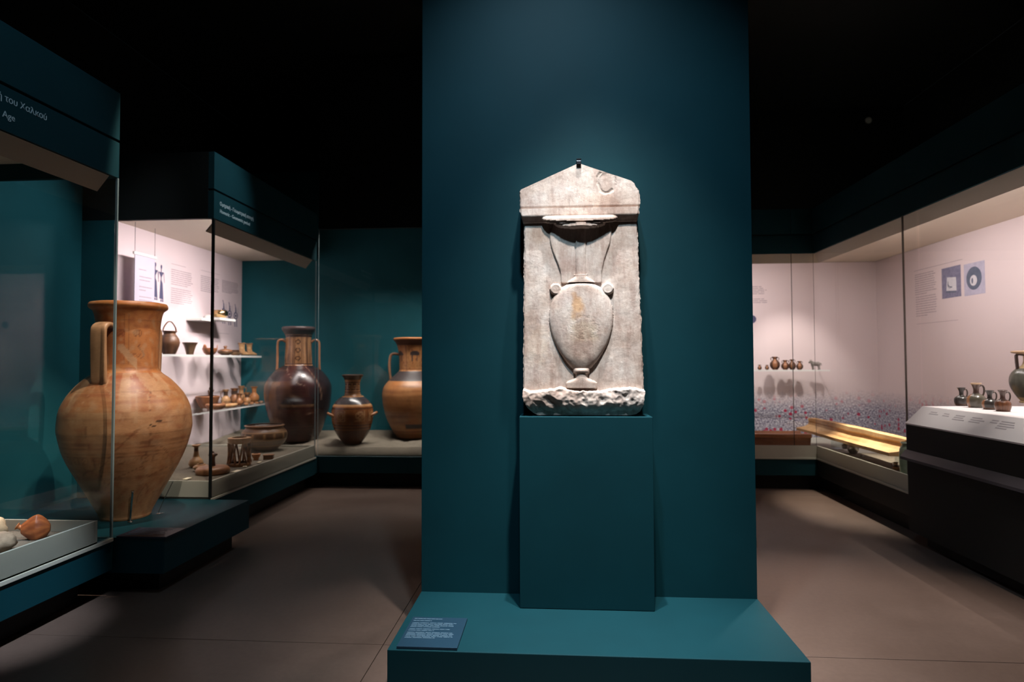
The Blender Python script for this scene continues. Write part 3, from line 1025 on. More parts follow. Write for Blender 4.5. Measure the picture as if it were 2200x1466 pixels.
bag.build('printed_text', 'ink_soft', sheet)

# ---- far case on the left, sand and three tall vases
c3 = thing('display_case', 'far glass case with sand floor and teal back behind the left cases', 'display case', (-1.5, 7.8, 0))
XP = 0.6                                        # partition hidden behind the central wall
box('toe_kick', XL - 0.1, XP, YF + 0.13, 8.1, 0, 0.17, 'black', c3, 0.0)
box('base', XL + 0.001, XP, YF, YBL, 0.17, 0.355, 'teal_dark', c3, 0.003)
box('base', XBL, XL, Y1 + 0.001, YBL, 0.17, 0.355, 'teal_dark', c3, 0.0)
box('back_panel', XBL, XP, YBL, YBL + 0.04, 0.0, 4.0, 'teal_wall', c3, 0.0)
box('side_panel', XP - 0.03, XP, YF + 0.02, YBL, 0.36, 2.94, 'teal_wall', c3, 0.0)
box('fascia', XL + 0.002, -2.372, YF, YF + 0.04, 2.94, 4.9, 'black', c3, 0.002)
box('fascia', -2.358, XP, YF, YF + 0.04, 2.94, 4.9, 'black', c3, 0.002)
box('ceiling_panel', XL + 0.01, XP, YF + 0.05, YBL, 3.22, 3.24, 'black', c3, 0.0)
box('shadow_gap', -2.40, -2.33, YF + 0.041, YF + 0.05, 2.94, 4.9, 'black', c3, 0.0)  # backing added behind the fascia joint to block the strip light
pane('glass_pane', XL + 0.004, XP, YF, YF + 0.012, 0.357, 2.94, c3)
sand(c3, XBL + 0.01, XP - 0.035, YF + 0.03, YBL - 0.005, 0.458, 0.045, 140, 60, 9.0, 0.10, 0.06)

# ---- far case on the right, poppy print
HB2, HG2, HT2 = 2.607, 2.816, 3.103
c4 = thing('display_case', 'far right glass case with poppy-print wall and long clay trough', 'display case', (2.2, 7.8, 0))
YR = 7.13
box('toe_kick', XP, XR + 0.2, YR + 0.09, 8.4, 0, 0.16, 'black', c4, 0.0)
box('base', XP + 0.001, XR - 0.001, YR, YBR, 0.16, 0.35, 'teal_dark', c4, 0.003)
bp4 = box('back_panel', XP, XBR, YBR, YBR + 0.04, 0.35, CER, 'poppy_x', c4, 0.0)
# object coordinates of the print start at the floor
box('side_panel', XP + 0.002, XP + 0.03, YR + 0.02, YBR, 0.36, CER, 'white_wall', c4, 0.0)
box('ceiling_panel', XP, XBR, YR + 0.04, YBR, CER + 0.002, CER + 0.022, 'white_ceiling', c4, 0.0)
box('tray_front', XP, XR, YR, YR + 0.012, 0.352, 0.488, 'tray', c4, 0.001)
box('ledge', XP, XR - 0.002, YR - 0.01, YR, 0.338, 0.355, 'tray', c4, 0.002)
box('tray_floor', XP + 0.03, XBR - 0.01, YR + 0.013, YBR - 0.002, 0.352, 0.40, 'tray', c4, 0.0)
for (a, b2) in ((XP, 2.60), (2.606, XR - 0.001)):
    box('fascia', a, b2, YR, YR + 0.05, HB2, HG2 - 0.008, 'teal_dark', c4, 0.001)
    box('fascia', a, b2, YR, YR + 0.05, HG2 + 0.008, HT2, 'teal_dark', c4, 0.001)
box('shadow_gap', XP, XR, YR + 0.02, YR + 0.05, HG2 - 0.008, HG2 + 0.008, 'black', c4, 0.0)
vv = []
for x in (XP + 0.03, XR + 0.09):
    vv += [(x, YR + 0.02, HB2), (x, YR + 0.095, HB2 - 0.095), (x, YR + 0.103, HB2 - 0.09), (x, YR + 0.03, HB2)]
obj('baffle', vv, [(0, 1, 2, 3), (7, 6, 5, 4), (0, 4, 5, 1), (1, 5, 6, 2), (2, 6, 7, 3), (3, 7, 4, 0)], 'baffle', c4)
pane('glass_pane', XP, 2.601, YR, YR + 0.012, 0.49, HB2, c4, ('glass', 'joint'))
pane('glass_pane', 2.605, XR, YR, YR + 0.012, 0.49, HB2, c4, ('glass', 'joint'))
pane('shelf', 1.6, on_y(1782, 798, 8.3).x, 8.28, YBR - 0.001, 1.282, 1.300, c4, ('glass', 'shelf'))
bag = Bag()
wbk = lambda u, v, d: (u, YBR - 0.0006 - d, v)
BX = lambda px: on_y(px, 700, YBR).x
BZ = lambda py: on_y(1640, py, YBR).z
text_lines(bag, wbk, 2.2, BX(1649), BZ(616), BZ(654), 11, 0.011, gap_at=(6,), d=0.0005)
text_lines(bag, wbk, 2.2, BX(1648), BZ(608), BZ(608), 1, 0.005, words=False, rag=0.0, d=0.0005)
text_lines(bag, wbk, 2.2, BX(1650), BZ(708), BZ(708), 1, 0.005, words=False, rag=0.0, d=0.0005)
bag.build('printed_text', 'ink_soft', bp4)
pr = Bag()
pr.add(*prism(circle(BX(1616), BZ(686), 0.055, 0.055, 24), wbk, -0.0005, 0.0005))
pr.build('printed_picture', 'ink_blue', bp4)

XTOP = XR + 0.015
PT = on_x(1982, 873, XTOP)
YP = PT.y
YJ = on_x(1940, 600, XR).y
# ---- right case along the side
c5 = thing('display_case', 'long right-hand glass case with printed coins and cream trough', 'display case', (3.5, 5.2, 0))
Y0, Y1 = 1.2, YR
box('toe_kick', XR + 0.1, 4.3, Y0, Y1 + 0.1, 0, 0.16, 'black', c5, 0.0)
box('base', XR, XBR, Y0, Y1 + 1.5, 0.16, 0.35, 'black', c5, 0.003)
bp5 = box('back_panel', XBR, XBR + 0.04, Y0, YBR, 0.35, CER, 'poppy_y', c5, 0.0)
box('ceiling_panel', XR + 0.06, XBR, Y0, YR + 0.035, CER, CER + 0.02, 'white_ceiling', c5, 0.0)
header(c5, 1, Y0, Y1 + 0.05, HB2, HG2, HT2, XR, 0.05)
baffle(c5, XR, 1, Y0, Y1 + 0.09, HB2)
box('tray_front', XR, XR + 0.012, YP + 0.01, Y1, 0.352, 0.488, 'tray', c5, 0.001)
box('ledge', XR - 0.01, XR, YP + 0.01, Y1, 0.338, 0.355, 'tray', c5, 0.002)
so = sand(c5, XR + 0.014, XBR - 0.005, YP + 0.02, Y1 + 0.012, 0.41, 0.006, 40, 40, 4.0, 0.058)
pane('glass_pane', XR, XR + 0.012, YJ + 0.004, Y1, 0.49, HB2, c5, ('glass', 'glass'))
pane('glass_pane', XR, XR + 0.012, YP + 0.004, YJ - 0.004, 0.49, HB2, c5, ('glass', 'glass'))
box('glass_joint', XR - 0.001, XR + 0.013, YJ - 0.003, YJ + 0.003, 0.49, HB2, 'joint', c5, 0.0)
wr = lambda u, v, d: (XBR - 0.0006 - d, u, v)
wrn = lambda u, v, d: (XBR - 0.0006 - d, -u, v)
RY = lambda px: on_x(px, 620, XBR).y
RZ = lambda px, py: on_x(px, py, XBR).z
bag = Bag()
text_lines(bag, wrn, -RY(1966), -RY(2013), RZ(1966, 592), RZ(1966, 634), 10, 0.010, rag=0.15, d=0.0005)
text_lines(bag, wrn, -RY(1967), -RY(2014), RZ(1967, 640), RZ(1967, 680), 9, 0.010, rag=0.1, d=0.0005)
text_lines(bag, wrn, -RY(1965), -RY(2116), RZ(1965, 583), RZ(1965, 583), 1, 0.006, words=False, rag=0.0, d=0.0005)
text_lines(bag, wrn, -RY(1968), -RY(2120), RZ(1968, 697), RZ(1968, 697), 1, 0.005, words=False, rag=0.0, d=0.0005)
bag.build('printed_text', 'ink_soft', bp5)
def picmat(name, dark, light):
    m, nt, out = newmat(name)
    b = principled(nt, out, 0.6, 0.3)
    nt.links.new(ramp(nt, noise_tex(nt, objco(nt), 24, 5, 0.75), [(0.3, dark), (0.7, light)]), b.inputs['Base Color'])
    return m
M['pic_dark'] = picmat('print_dark_ground', (0.10, 0.10, 0.17), (0.24, 0.23, 0.32))
M['pic_light'] = picmat('print_light_ground', (0.34, 0.32, 0.42), (0.46, 0.43, 0.52))
M['pic_white'] = picmat('print_pale_coin', (0.48, 0.46, 0.50), (0.60, 0.58, 0.60))
M['pic_ring'] = picmat('print_dark_coin', (0.07, 0.09, 0.13), (0.12, 0.14, 0.20))
def quad(fn, u0, u1, v0, v1, d0, d1):
    return prism([(u0, v0), (u1, v0), (u1, v1), (u0, v1)], fn, d0, d1)
za, zb_ = RZ(2024, 643), RZ(2024, 578)
v, f = quad(wr, RY(2024), RY(2065), za, zb_, -0.0006, 0.0006)
p1 = obj('printed_picture', v, f, 'pic_dark', bp5)
um, vm = (RY(2024) + RY(2065)) / 2, (za + zb_) / 2 - 0.01
k_ = lambda pts: [(um - a, vm + b_) for a, b_ in pts]
b1 = Bag()
b1.add(*prism(k_([(-0.085, -0.075), (0.09, -0.09), (0.085, 0.055), (-0.07, 0.07)]), wr, 0.0006, 0.001))
b1.build('printed_picture', 'pic_white', bp5)
b1 = Bag()
b1.add(*prism(k_([(-0.06, -0.02), (-0.04, -0.05), (0.0, -0.06), (-0.05, -0.04), (-0.06, 0.03)]), wr, 0.001, 0.0013))
b1.add(*prism(k_([(-0.09, -0.095), (0.085, -0.11), (0.08, -0.095), (-0.085, -0.078)]), wr, 0.001, 0.0013))
b1.add(*prism(k_([(-c[0], c[1]) for c in circle(0.0, 0.0, 0.05, 0.05, 16, -1.9, 0.6)] + [(-c[0], c[1]) for c in reversed(circle(0.006, 0.008, 0.044, 0.044, 16, -1.9, 0.6))]), wr, 0.001, 0.0013))
b1.build('printed_picture', 'pic_ring', bp5)
za, zb_ = RZ(2072, 637), RZ(2072, 569)
v, f = quad(wr, RY(2072), RY(2117), za, zb_, -0.0006, 0.0006)
obj('printed_picture', v, f, 'pic_light', bp5)
um, vm = (RY(2072) + RY(2117)) / 2, (za + zb_) / 2 + 0.005
v, f = prism(circle(um + 0.005, vm, 0.118, 0.118, 32), wr, 0.0006, 0.001)
obj('printed_picture', v, f, 'pic_ring', bp5)
v, f = prism(circle(um + 0.012, vm - 0.022, 0.055, 0.055, 24), wr, 0.001, 0.0014)
obj('printed_picture', v, f, 'pic_white', bp5)
v, f = prism(circle(um + 0.03, vm - 0.024, 0.014, 0.03, 14), wr, 0.0014, 0.0017)
obj('printed_picture', v, f, 'pic_ring', bp5)

# ---- white-topped podium in front of the right case
pod = thing('display_podium', 'dark podium with bright white sloping top and small jugs', 'podium', (3.2, 3.4, 0))
pa, pb_, pc_ = on_y(1945, 909, YP), on_y(1946, 966, YP), on_y(1935, 986, YP)
xa, xb, za, zb_ = pa.x, XTOP, pa.z, PT.z
ZP = PT.z + 0.0005
vv = []
for y in (1.2, YP):
    vv += [(xa, y, za), (xb, y, zb_), (XBR - 0.002, y, zb_), (XBR - 0.002, y, za - 0.01), (xa, y, za - 0.01)]
top = obj('top', vv, [(4, 3, 2, 1, 0), (5, 6, 7, 8, 9), (0, 1, 6, 5), (1, 2, 7, 6), (2, 3, 8, 7), (3, 4, 9, 8), (4, 0, 5, 9)], 'white', pod)
box('body', xa + 0.004, XBR - 0.01, 1.2, YP - 0.002, pb_.z - 0.02, za - 0.0101, 'black', pod, 0.0)
vv = []
for y in (1.2, YP + 0.01):
    vv += [(xa + 0.002, y, pb_.z), (pc_.x, y, pc_.z + 0.02), (pc_.x, y, pc_.z), (xa + 0.03, y, pc_.z), (xa + 0.03, y, pb_.z)]
obj('rail', vv, [(4, 3, 2, 1, 0), (5, 6, 7, 8, 9), (0, 1, 6, 5), (1, 2, 7, 6), (2, 3, 8, 7), (3, 4, 9, 8), (4, 0, 5, 9)], 'grey_rail', pod)
box('lower_body', xa + 0.008, XBR - 0.02, 1.2, YP - 0.004, 0.10, pc_.z - 0.0005, 'black', pod, 0.0)
box('toe_kick', xa + 0.1, XBR - 0.03, 1.2, YP - 0.08, 0.0, 0.0995, 'black', pod, 0.0)
pane('glass_pane', XR + 0.018, XR + 0.030, 1.2, YP - 0.003, zb_ + 0.001, HB2, pod, ('glass', 'glass'))
# caption blocks printed on the slope
za_, zt2 = za, zb_
sl = lambda u, v, d: (xa + (xb - xa) * v - 0.7 * (d + 0.0004), u, za + (zb_ - za) * v + 0.66 * (d + 0.0004))
bag = Bag()
for px, py, wd, n in ((1990, 886, 0.11, 2), (2018, 887, 0.08, 2), (2043, 893, 0.14, 3), (2078, 897, 0.14, 3), (2120, 901, 0.09, 2), (2140, 907, 0.15, 4)):
    p = on_x(px, py, (xa + xb) / 2)
    for i in range(n):
        e = p.y - wd * random.uniform(0.6, 1.0)
        bag.add(*prism([(e, 0.78 - 0.10 * i), (p.y, 0.78 - 0.10 * i), (p.y, 0.735 - 0.10 * i), (e, 0.735 - 0.10 * i)], sl, -0.0003, 0.0003))
bag.build('printed_text', 'ink_pale', top)

# ================================================================== VESSELS
def band(z, a, b2): return a <= z <= b2
def mixc(a, b2, t): return tuple(x + (y - x) * t for x, y in zip(a, b2))
def nz(th, z, s=2.0, k=0.0, r=1.0):
    return noise.noise(Vector((math.cos(th) * s * r + k, math.sin(th) * s * r, z * s)))
def vessel(name, label, cat, loc, prof, colf, rz=0.0, group=None, mat='clay', seg=48, n=60, wall=0.01, depth=0.35, wob=0.0, body='body'):
    t = thing(name, label, cat, loc, rz, group)
    v, f, c = lathe(prof, seg, n, wall, depth, colf, wob)
    local(body, v, f, mat, t, True, c)
    return t
def handle(t, path, w, th, col, mat='clay', name='handle', up=(0, 0, 1), sq=0.8, n=22):
    v, f = sweep(path, w, th, n, 10, up=up, sq=sq)
    return local(name, v, f, mat, t, True, [col] * len(v))

# the frame angle: theta at which a vessel's surface faces the camera
def facing(loc): return math.atan2(-loc[1], -loc[0])

# ---- large orange amphora on the low plinth
AL = (-2.997, 4.212, 0.351)
AP = [(0.150, 0.0), (0.156, 0.012), (0.166, 0.04), (0.215, 0.138), (0.274, 0.25), (0.329, 0.36), (0.374, 0.47), (0.402, 0.58), (0.407, 0.64), (0.397, 0.745), (0.366, 0.825), (0.322, 0.89), (0.262, 0.955), (0.212, 0.995), (0.190, 1.03), (0.187, 1.10), (0.189, 1.20), (0.194, 1.30), (0.202, 1.38), (0.214, 1.425), (0.236, 1.445), (0.243, 1.462), (0.236, 1.482), (0.224, 1.486)]
FA = facing(AL)
def amphora_col(th, z, inside):
    tan = (0.42, 0.20, 0.085); pale = (0.46, 0.28, 0.155); orange = (0.46, 0.155, 0.04); red = (0.27, 0.075, 0.03); brown = (0.13, 0.045, 0.022)
    n1 = nz(th, z, 1.3); n2 = nz(th, z, 4.0, 5); 
    streak = noise.noise(Vector((math.cos(th) * 1.1, math.sin(th) * 1.1, z * 46)))
    if z > 1.0:
        c = mixc(orange, tan, 0.35 + 0.4 * n1)
    elif z > 0.75:
        c = mixc(tan, red, min(1, max(0, 0.25 + 1.5 * n1 + 0.5 * streak)))
        if n2 > 0.22: c = mixc(c, pale, 0.6)
    else:
        c = mixc(tan, pale, 0.5 + 0.5 * n1)
        c = mixc(c, red, max(0, min(0.8, 1.1 * streak * (0.6 + n1) * (1 - abs(z - 0.45) / 0.5))))
        if n2 > 0.12: c = mixc(c, brown, min(0.35, 0.8 * (n2 - 0.12)))
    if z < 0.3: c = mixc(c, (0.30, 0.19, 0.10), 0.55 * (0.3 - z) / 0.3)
    d = (th - FA + math.pi) % (2 * math.pi) - math.pi
    # worn painted rows around the belly
    for zc, w, k in ((0.545, 0.012, 0.55), (0.515, 0.006, 0.6), (0.60, 0.004, 0.4), (0.485, 0.005, 0.6), (0.46, 0.004, 0.4), (0.875, 0.004, 0.4), (0.70, 0.003, 0.3), (0.36, 0.01, 0.3), (0.31, 0.012, 0.35), (1.36, 0.004, 0.4), (1.03, 0.006, 0.3)):
        if abs(z - zc) < w: c = mixc(c, brown, k * (0.45 + 0.55 * max(0, min(1, 0.5 + 2.2 * n2))))
    # row of loops
    if 0.40 < z < 0.47:
        u = (d * 0.39 / 0.075) % 1.0 - 0.5
        q = math.hypot(u * 0.075, z - 0.435)
        if abs(q - 0.024) < 0.005 or q < 0.006: c = mixc(c, brown, 0.5 * (0.5 + max(0, n2 * 2)))
    # rosettes and bird on the neck panel
    if 1.06 < z < 1.4:
        for dc, zc, rr in ((0.28, 1.27, 0.024), (-0.25, 1.27, 0.024)):
            q = math.hypot((d - dc) * 0.19, z - zc)
            if abs(q - rr) < 0.004 or abs(q - rr * 0.5) < 0.0035: c = mixc(c, brown, 0.65)
        if abs((d - 0.0) * 0.19) < 0.004 or abs((d + 0.12) * 0.19) < 0.003: c = mixc(c, brown, 0.4)
        q = (d - 0.42) * 0.19
        if abs(q - 0.018 * math.sin((z - 1.1) * 60)) < 0.006 and 1.10 < z < 1.19: c = mixc(c, brown, 0.6)
        q = (d - 0.15) * 0.19
        if abs(z - 1.12 - 0.012 * math.sin(q * 160)) < 0.005 and abs(q) < 0.05: c = mixc(c, brown, 0.55)
        if -0.75 < d < -0.12 and z < 1.34: c = mixc(c, red, 0.45)
    # repaired fragments: pale seams between sherds, patches of lost slip
    if 0.12 < z < 1.02:
        ds, _ = noise.voronoi(Vector((math.cos(th) * 1.4 + 0.06 * n2, math.sin(th) * 1.4, z * 4.2 + 0.08 * n1)))
        e = ds[1] - ds[0]
        if e < 0.014: c = mixc(c, pale if n1 > -0.25 else brown, 0.5)
    q = noise.noise(Vector((math.cos(th) * 5.2 + 9, math.sin(th) * 5.2, z * 24)))
    if q > 0.18: c = mixc(c, pale, min(0.45, 1.6 * (q - 0.18)))
    elif q < -0.2: c = mixc(c, red, min(0.4, 1.5 * (-0.2 - q)))
    # plaster fill and cracks
    if abs((z - 1.13) + 0.55 * (d + 0.05) * 0.19 * 2.2) < 0.035 and -0.35 < d < 0.28 and z < 1.19: c = mixc(c, pale, 0.8)
    if abs(z - 0.655 - 0.02 * math.sin(d * 9)) < 0.0045 and 0.28 < d < 0.42: c = (0.02, 0.012, 0.008)
    if abs(z - 0.68) < 0.004 and 0.40 < d < 0.5: c = (0.02, 0.012, 0.008)
    if abs(d - 0.36 - 0.05 * math.sin(z * 30)) < 0.006 and 0.72 < z < 0.88: c = mixc(c, brown, 0.8)
    if inside: c = mixc(c, (0.12, 0.06, 0.03), 0.5)
    return c
am = vessel('amphora', 'large orange clay amphora standing on the low plinth', 'amphora', AL, AP, amphora_col, seg=192, n=230, wall=0.02, depth=0.3, wob=0.008)
def strap(t, az, path, w, th, col):
    ca, sa = math.cos(az), math.sin(az)
    pts = [(r * ca, r * sa, z) for r, z in path]
    side = (-sa, ca, 0)
    v, f = sweep(pts, w, th, 30, 16, up=side, sq=0.55)
    # keep the broad side tangential
    cols = []
    for q in v:
        cols.append(mixc(col, (0.30, 0.16, 0.08), 0.35 * max(0, noise.noise(Vector((q[0] * 40, q[1] * 40, q[2] * 3))) + 0.2)))
    return v, f, cols
def sweep_band(path, az, w, th, n=30, sq=0.5, seg=16):
    """vertical handle: path in (r, z), broad side tangential to the vessel"""
    ca, sa = math.cos(az), math.sin(az)
    P = catmull([(r, z, 0) for r, z in path], n)
    verts, faces = [], []
    for i, p in enumerate(P):
        tg = (P[min(i + 1, len(P) - 1)] - P[max(i - 1, 0)]).normalized()
        nr = (-tg.y, tg.x)
        for s in range(seg):
            a = 2 * math.pi * s / seg
            cx_, sx_ = math.cos(a), math.sin(a)
            cx_ = math.copysign(abs(cx_) ** sq, cx_) * w / 2
            sx_ = math.copysign(abs(sx_) ** sq, sx_) * th / 2
            r, z = p.x + nr[0] * sx_, p.y + nr[1] * sx_
            verts.append((r * ca - cx_ * sa, r * sa + cx_ * ca, z))
    for i in range(len(P) - 1):
        for s in range(seg):
            a, b2 = i * seg + s, i * seg + (s + 1) % seg
            faces.append((a, b2, b2 + seg, a + seg))
    faces.append(tuple(reversed(range(seg))))
    faces.append(tuple((len(P) - 1) * seg + s for s in range(seg)))
    return verts, faces
def band_handle(t, az, path, w, th, col, mat='clay', name='handle', sq=0.5):
    v, f = sweep_band(path, az, w, th, 28, sq)
    dk = tuple(x * 0.55 for x in col)
    cols = [mixc(col, dk, max(0, min(1, 0.2 + 1.2 * noise.noise(Vector((q[0] * 30, q[1] * 30, q[2] * 4)))))) for q in v]
    return local(name, v, f, mat, t, True, cols)
HP = [(0.195, 1.315), (0.245, 1.325), (0.285, 1.30), (0.292, 1.24), (0.288, 1.12), (0.283, 1.02), (0.278, 0.95), (0.262, 0.925)]
for dz in (-0.62, -0.62 + math.pi):
    band_handle(am, FA + dz, HP, 0.105, 0.034, (0.46, 0.25, 0.13))

# steel prongs that steady the amphora
def prong(label, az, tilt=0.0):
    base = Vector((AL[0] + 0.205 * math.cos(az), AL[1] + 0.205 * math.sin(az), 0.351))
    t = thing('vase_clip', label, 'clip', base)
    out = Vector((math.cos(az), math.sin(az), 0))
    pts = [(0, 0, 0.0)]
    P = [out * 0.03 + Vector((0, 0, 0.004)), out * 0.0 + Vector((0, 0, 0.005)), out * 0.012 + Vector((0, 0, 0.05)), out * 0.05 + Vector((0, 0, 0.14)), out * 0.083 + Vector((0, 0, 0.215))]
    side = Vector((-out.y, out.x, 0))
    v, f = sweep([tuple(p) for p in P], 0.012, 0.005, 20, 8, up=tuple(out), sq=0.6)
    local('arm', v, f, 'steel', t)
    v, f = sweep([tuple(P[-1] + Vector((0, 0, -0.004))), tuple(P[-1] + Vector((0, 0, 0.012)))], 0.02, 0.012, 2, 8, up=tuple(out), smooth=False)
    local('pad', v, f, 'acrylic', t)
    v, f, _ = lathe([(0.016, 0), (0.016, 0.004), (0.012, 0.006)], 14, 4, 0, 0, None, 0, False)
    local('foot', v, f, 'steel', t)
prong('steel clip steadying the front of the large amphora', FA + 0.13)
prong('steel clip at the right-hand foot of the large amphora', FA + 1.35)

# ---- dark amphora in the far case
def darkamph_col(th, z, inside):
    tan = (0.33, 0.175, 0.085); dark = (0.018, 0.012, 0.014); plum = (0.050, 0.016, 0.015); br = (0.11, 0.05, 0.024)
    d = (th - FD + math.pi) % (2 * math.pi) - math.pi
    n1 = nz(th, z, 1.8); n2 = nz(th, z, 4.5, 3)
    if z > 1.29: c = (0.055, 0.035, 0.035)
    elif z > 0.91:
        c = mixc(tan, br, max(0, min(1, 0.3 + n2)))
        for q in (-0.42, -0.3, 0.22, 0.34, 0.62, 0.72, -0.72, -0.62):
            if abs(d - q) < 0.035: c = mixc(c, (0.06, 0.025, 0.015), 0.75)
        for zc in (1.00, 1.10, 1.20):
            q = math.hypot((d + 0.04) * 0.16, z - zc)
            if abs(q - 0.024) < 0.006: c = (0.05, 0.02, 0.012)
        if abs(z - 0.93) < 0.008 or abs(z - 1.27) < 0.01: c = (0.05, 0.02, 0.015)
    else:
        c = mixc(dark, plum, max(0, min(1, 0.45 + 1.6 * n1)))
        if d < -0.55 and 0.15 < z < 0.72 and n2 > -0.2: c = mixc(c, br, 0.8)
        if z < 0.4: c = mixc(c, plum, 0.5)
        q = abs(d - 0.42 - 0.35 * math.sin((0.9 - z) * 3.2))
        if q < 0.03 and 0.5 < z < 0.9: c = mixc(c, (0.30, 0.18, 0.12), 0.6 * (1 - q / 0.03))
        q = abs(z - 0.80 + 0.12 * math.sin(d * 3 + 1))
        if q < 0.004 and -0.8 < d < 0.2: c = mixc(c, (0.30, 0.2, 0.15), 0.6)
    return c
DL = (-3.173, 7.553, 0.468)
FD = facing(DL)
k = 0.001292; kz = 0.001397
DP = [(r * k, (1080 - y) * kz) for r, y in ((175, 1080), (182, 1070), (200, 1030), (218, 1000), (257, 900), (287, 800), (301, 720), (306, 650), (300, 595), (262, 525), (205, 468), (150, 436), (128, 418), (124, 360), (120, 280), (118, 200), (124, 160), (140, 135), (152, 118), (156, 104), (153, 92), (146, 88))]
da = vessel('amphora', 'large dark glossy amphora with three circles on its neck', 'amphora', DL, DP, darkamph_col, mat='clay_glossy', seg=144, n=170, wall=0.02, depth=0.3)
for s in (-1, 1):
    band_handle(da, FD + s * math.pi / 2, [(0.148, 1.20), (0.19, 1.225), (0.232, 1.21), (0.243, 1.15), (0.243, 1.03), (0.245, 0.92), (0.250, 0.85)], 0.075, 0.03, (0.27, 0.13, 0.07), 'clay_glossy')

# ---- small amphora with a meander neck
SL = on_z(757, 953, 0.468)
FS = facing(SL)
def smallamph_col(th, z, inside):
    tan = (0.36, 0.19, 0.085); dark = (0.035, 0.03, 0.034); br = (0.16, 0.055, 0.02); org = (0.27, 0.10, 0.03)
    d = (th - FS + math.pi) % (2 * math.pi) - math.pi
    n1 = nz(th, z, 2.5)
    if z > 0.745: c = (0.05, 0.03, 0.02)
    elif z > 0.545:
        c = mixc(tan, br, 0.3 + 0.3 * n1)
        if 0.62 < z < 0.70:              # meander
            u = ((d * 0.09) / 0.062) % 1.0
            w = (z - 0.62) / 0.08
            on = (w > 0.82 and u < 0.62) or (u < 0.16 and w > 0.1) or (w < 0.2 and 0.0 <= u < 0.5) or (0.36 < u < 0.5 and w < 0.6) or (0.62 < u < 0.76) or (0.42 < w < 0.58 and 0.25 < u < 0.5) or (w < 0.2 and 0.62 < u)
            if on: c = (0.07, 0.03, 0.018)
        if abs(z - 0.60) < 0.005 or abs(z - 0.58) < 0.004 or abs(z - 0.715) < 0.006 or abs(z - 0.56) < 0.003: c = (0.07, 0.03, 0.018)
    elif z > 0.465: c = dark
    elif z > 0.44: c = tan
    elif z > 0.20:
        c = mixc(org, br, max(0, min(1, 0.5 + n1)))
        if 0.275 < z < 0.40:
            for dc in (-0.62, 0.35, 1.15, -1.4):
                a, b2 = (d - dc) * 0.235, z - 0.338
                q = math.hypot(a, b2)
                if abs(q - 0.045) < 0.006 or abs(q - 0.03) < 0.004: c = tan
                if max(abs(a), abs(b2)) < 0.062 and max(abs(a), abs(b2)) > 0.055: c = tan
                if q < 0.024 and (abs(a - b2) < 0.006 or abs(a + b2) < 0.006): c = tan
        if abs(z - 0.42) < 0.006 or abs(z - 0.225) < 0.006: c = (0.06, 0.025, 0.015)
    else:
        c = mixc(br, (0.06, 0.03, 0.02), 0.5)
        if abs(z - 0.175) < 0.006: c = org
    return c
k = 0.00126; kz = 0.001326
SP = [(r * k, (1118 - y) * kz) for r, y in ((82, 1118), (86, 1110), (100, 1092), (128, 1055), (160, 1000), (180, 940), (189, 880), (190, 845), (183, 800), (168, 770), (140, 735), (105, 708), (78, 692), (72, 680), (68, 640), (67, 600), (72, 565), (82, 540), (94, 524), (99, 516), (94, 512))]
sa = vessel('small_amphora', 'small amphora with meander neck and lug handles standing on sand', 'amphora', SL, SP, smallamph_col, mat='clay_glossy', seg=144, n=150, wall=0.012, depth=0.3)
for s in (-1, 1):
    az = FS + s * (math.pi / 2 - 0.25)
    ca, sn = math.cos(az), math.sin(az)
    pts = []
    for a in (-1, -0.6, 0, 0.6, 1):
        rr = 0.228 + 0.052 * math.cos(a * math.pi / 2)
        an = az + a * 0.26
        pts.append((rr * math.cos(an), rr * math.sin(an), 0.325 + 0.035 * math.cos(a * math.pi / 2)))
    handle(sa, pts, 0.032, 0.032, (0.24, 0.10, 0.04), 'clay_glossy', up=(0, 0, 1), sq=1.0)

# ---- right-hand tall amphora, half behind the central wall
RL = on_z(889, 939, 0.468)
FR = facing(RL)
def rightamph_col(th, z, inside):
    org = (0.34, 0.135, 0.045); tan = (0.38, 0.19, 0.08); dark = (0.04, 0.03, 0.03); br = (0.16, 0.055, 0.02)
    d = (th - FR + math.pi) % (2 * math.pi) - math.pi
    n1 = nz(th, z, 2.0); st = noise.noise(Vector((math.cos(th) * 0.8, math.sin(th) * 0.8, z * 30)))
    if z > 1.225: return org
    if z > 1.16: return mixc(br, dark, 0.4)
    if z > 0.835:
        c = mixc(tan, org, 0.5 + 0.5 * n1)
        if nz(th, z, 26, 2) > 0.32: c = mixc(c, br, 0.8)
        for dc in (0.05, 1.2, -1.1):
            a, b2 = (d - dc) * 0.19, z - 1.045
            if math.hypot(a / 0.06, b2 / 0.045) < 1 and b2 > -0.012: c = dark
            if abs(a + 0.03) < 0.006 and -0.09 < b2 < 0: c = dark
            if abs(a - 0.03) < 0.006 and -0.09 < b2 < 0: c = dark
        if abs(z - 0.86) < 0.006 or abs(abs(d + 0.5) - 0.04) < 0.012: c = br
        return c
    if z > 0.715: return dark
    c = mixc(org, tan, max(0, min(1, 0.4 + n1)))
    c = mixc(c, br, max(0, min(0.6, 0.9 * st + 0.1)))
    if 0.135 < z < 0.195 and -0.35 < d < 1.5: c = dark
    if abs(z - 0.115) < 0.006 or abs(z - 0.09) < 0.006: c = br
    if z < 0.07: c = mixc(c, dark, 0.3)
    return c
k = 0.001405; kz = 0.00144
RP = [(r * k, (1063 - y) * kz) for r, y in ((148, 1063), (154, 1052), (190, 1000), (240, 900), (270, 800), (281, 715), (280, 670), (266, 620), (228, 570), (180, 525), (142, 490), (130, 470), (130, 420), (133, 350), (142, 290), (156, 245), (172, 220), (183, 208), (185, 198), (178, 192))]
ra = vessel('amphora', 'tall orange amphora at the edge of the central teal wall', 'amphora', RL, RP, rightamph_col, mat='clay', seg=144, n=150, wall=0.018, depth=0.3)
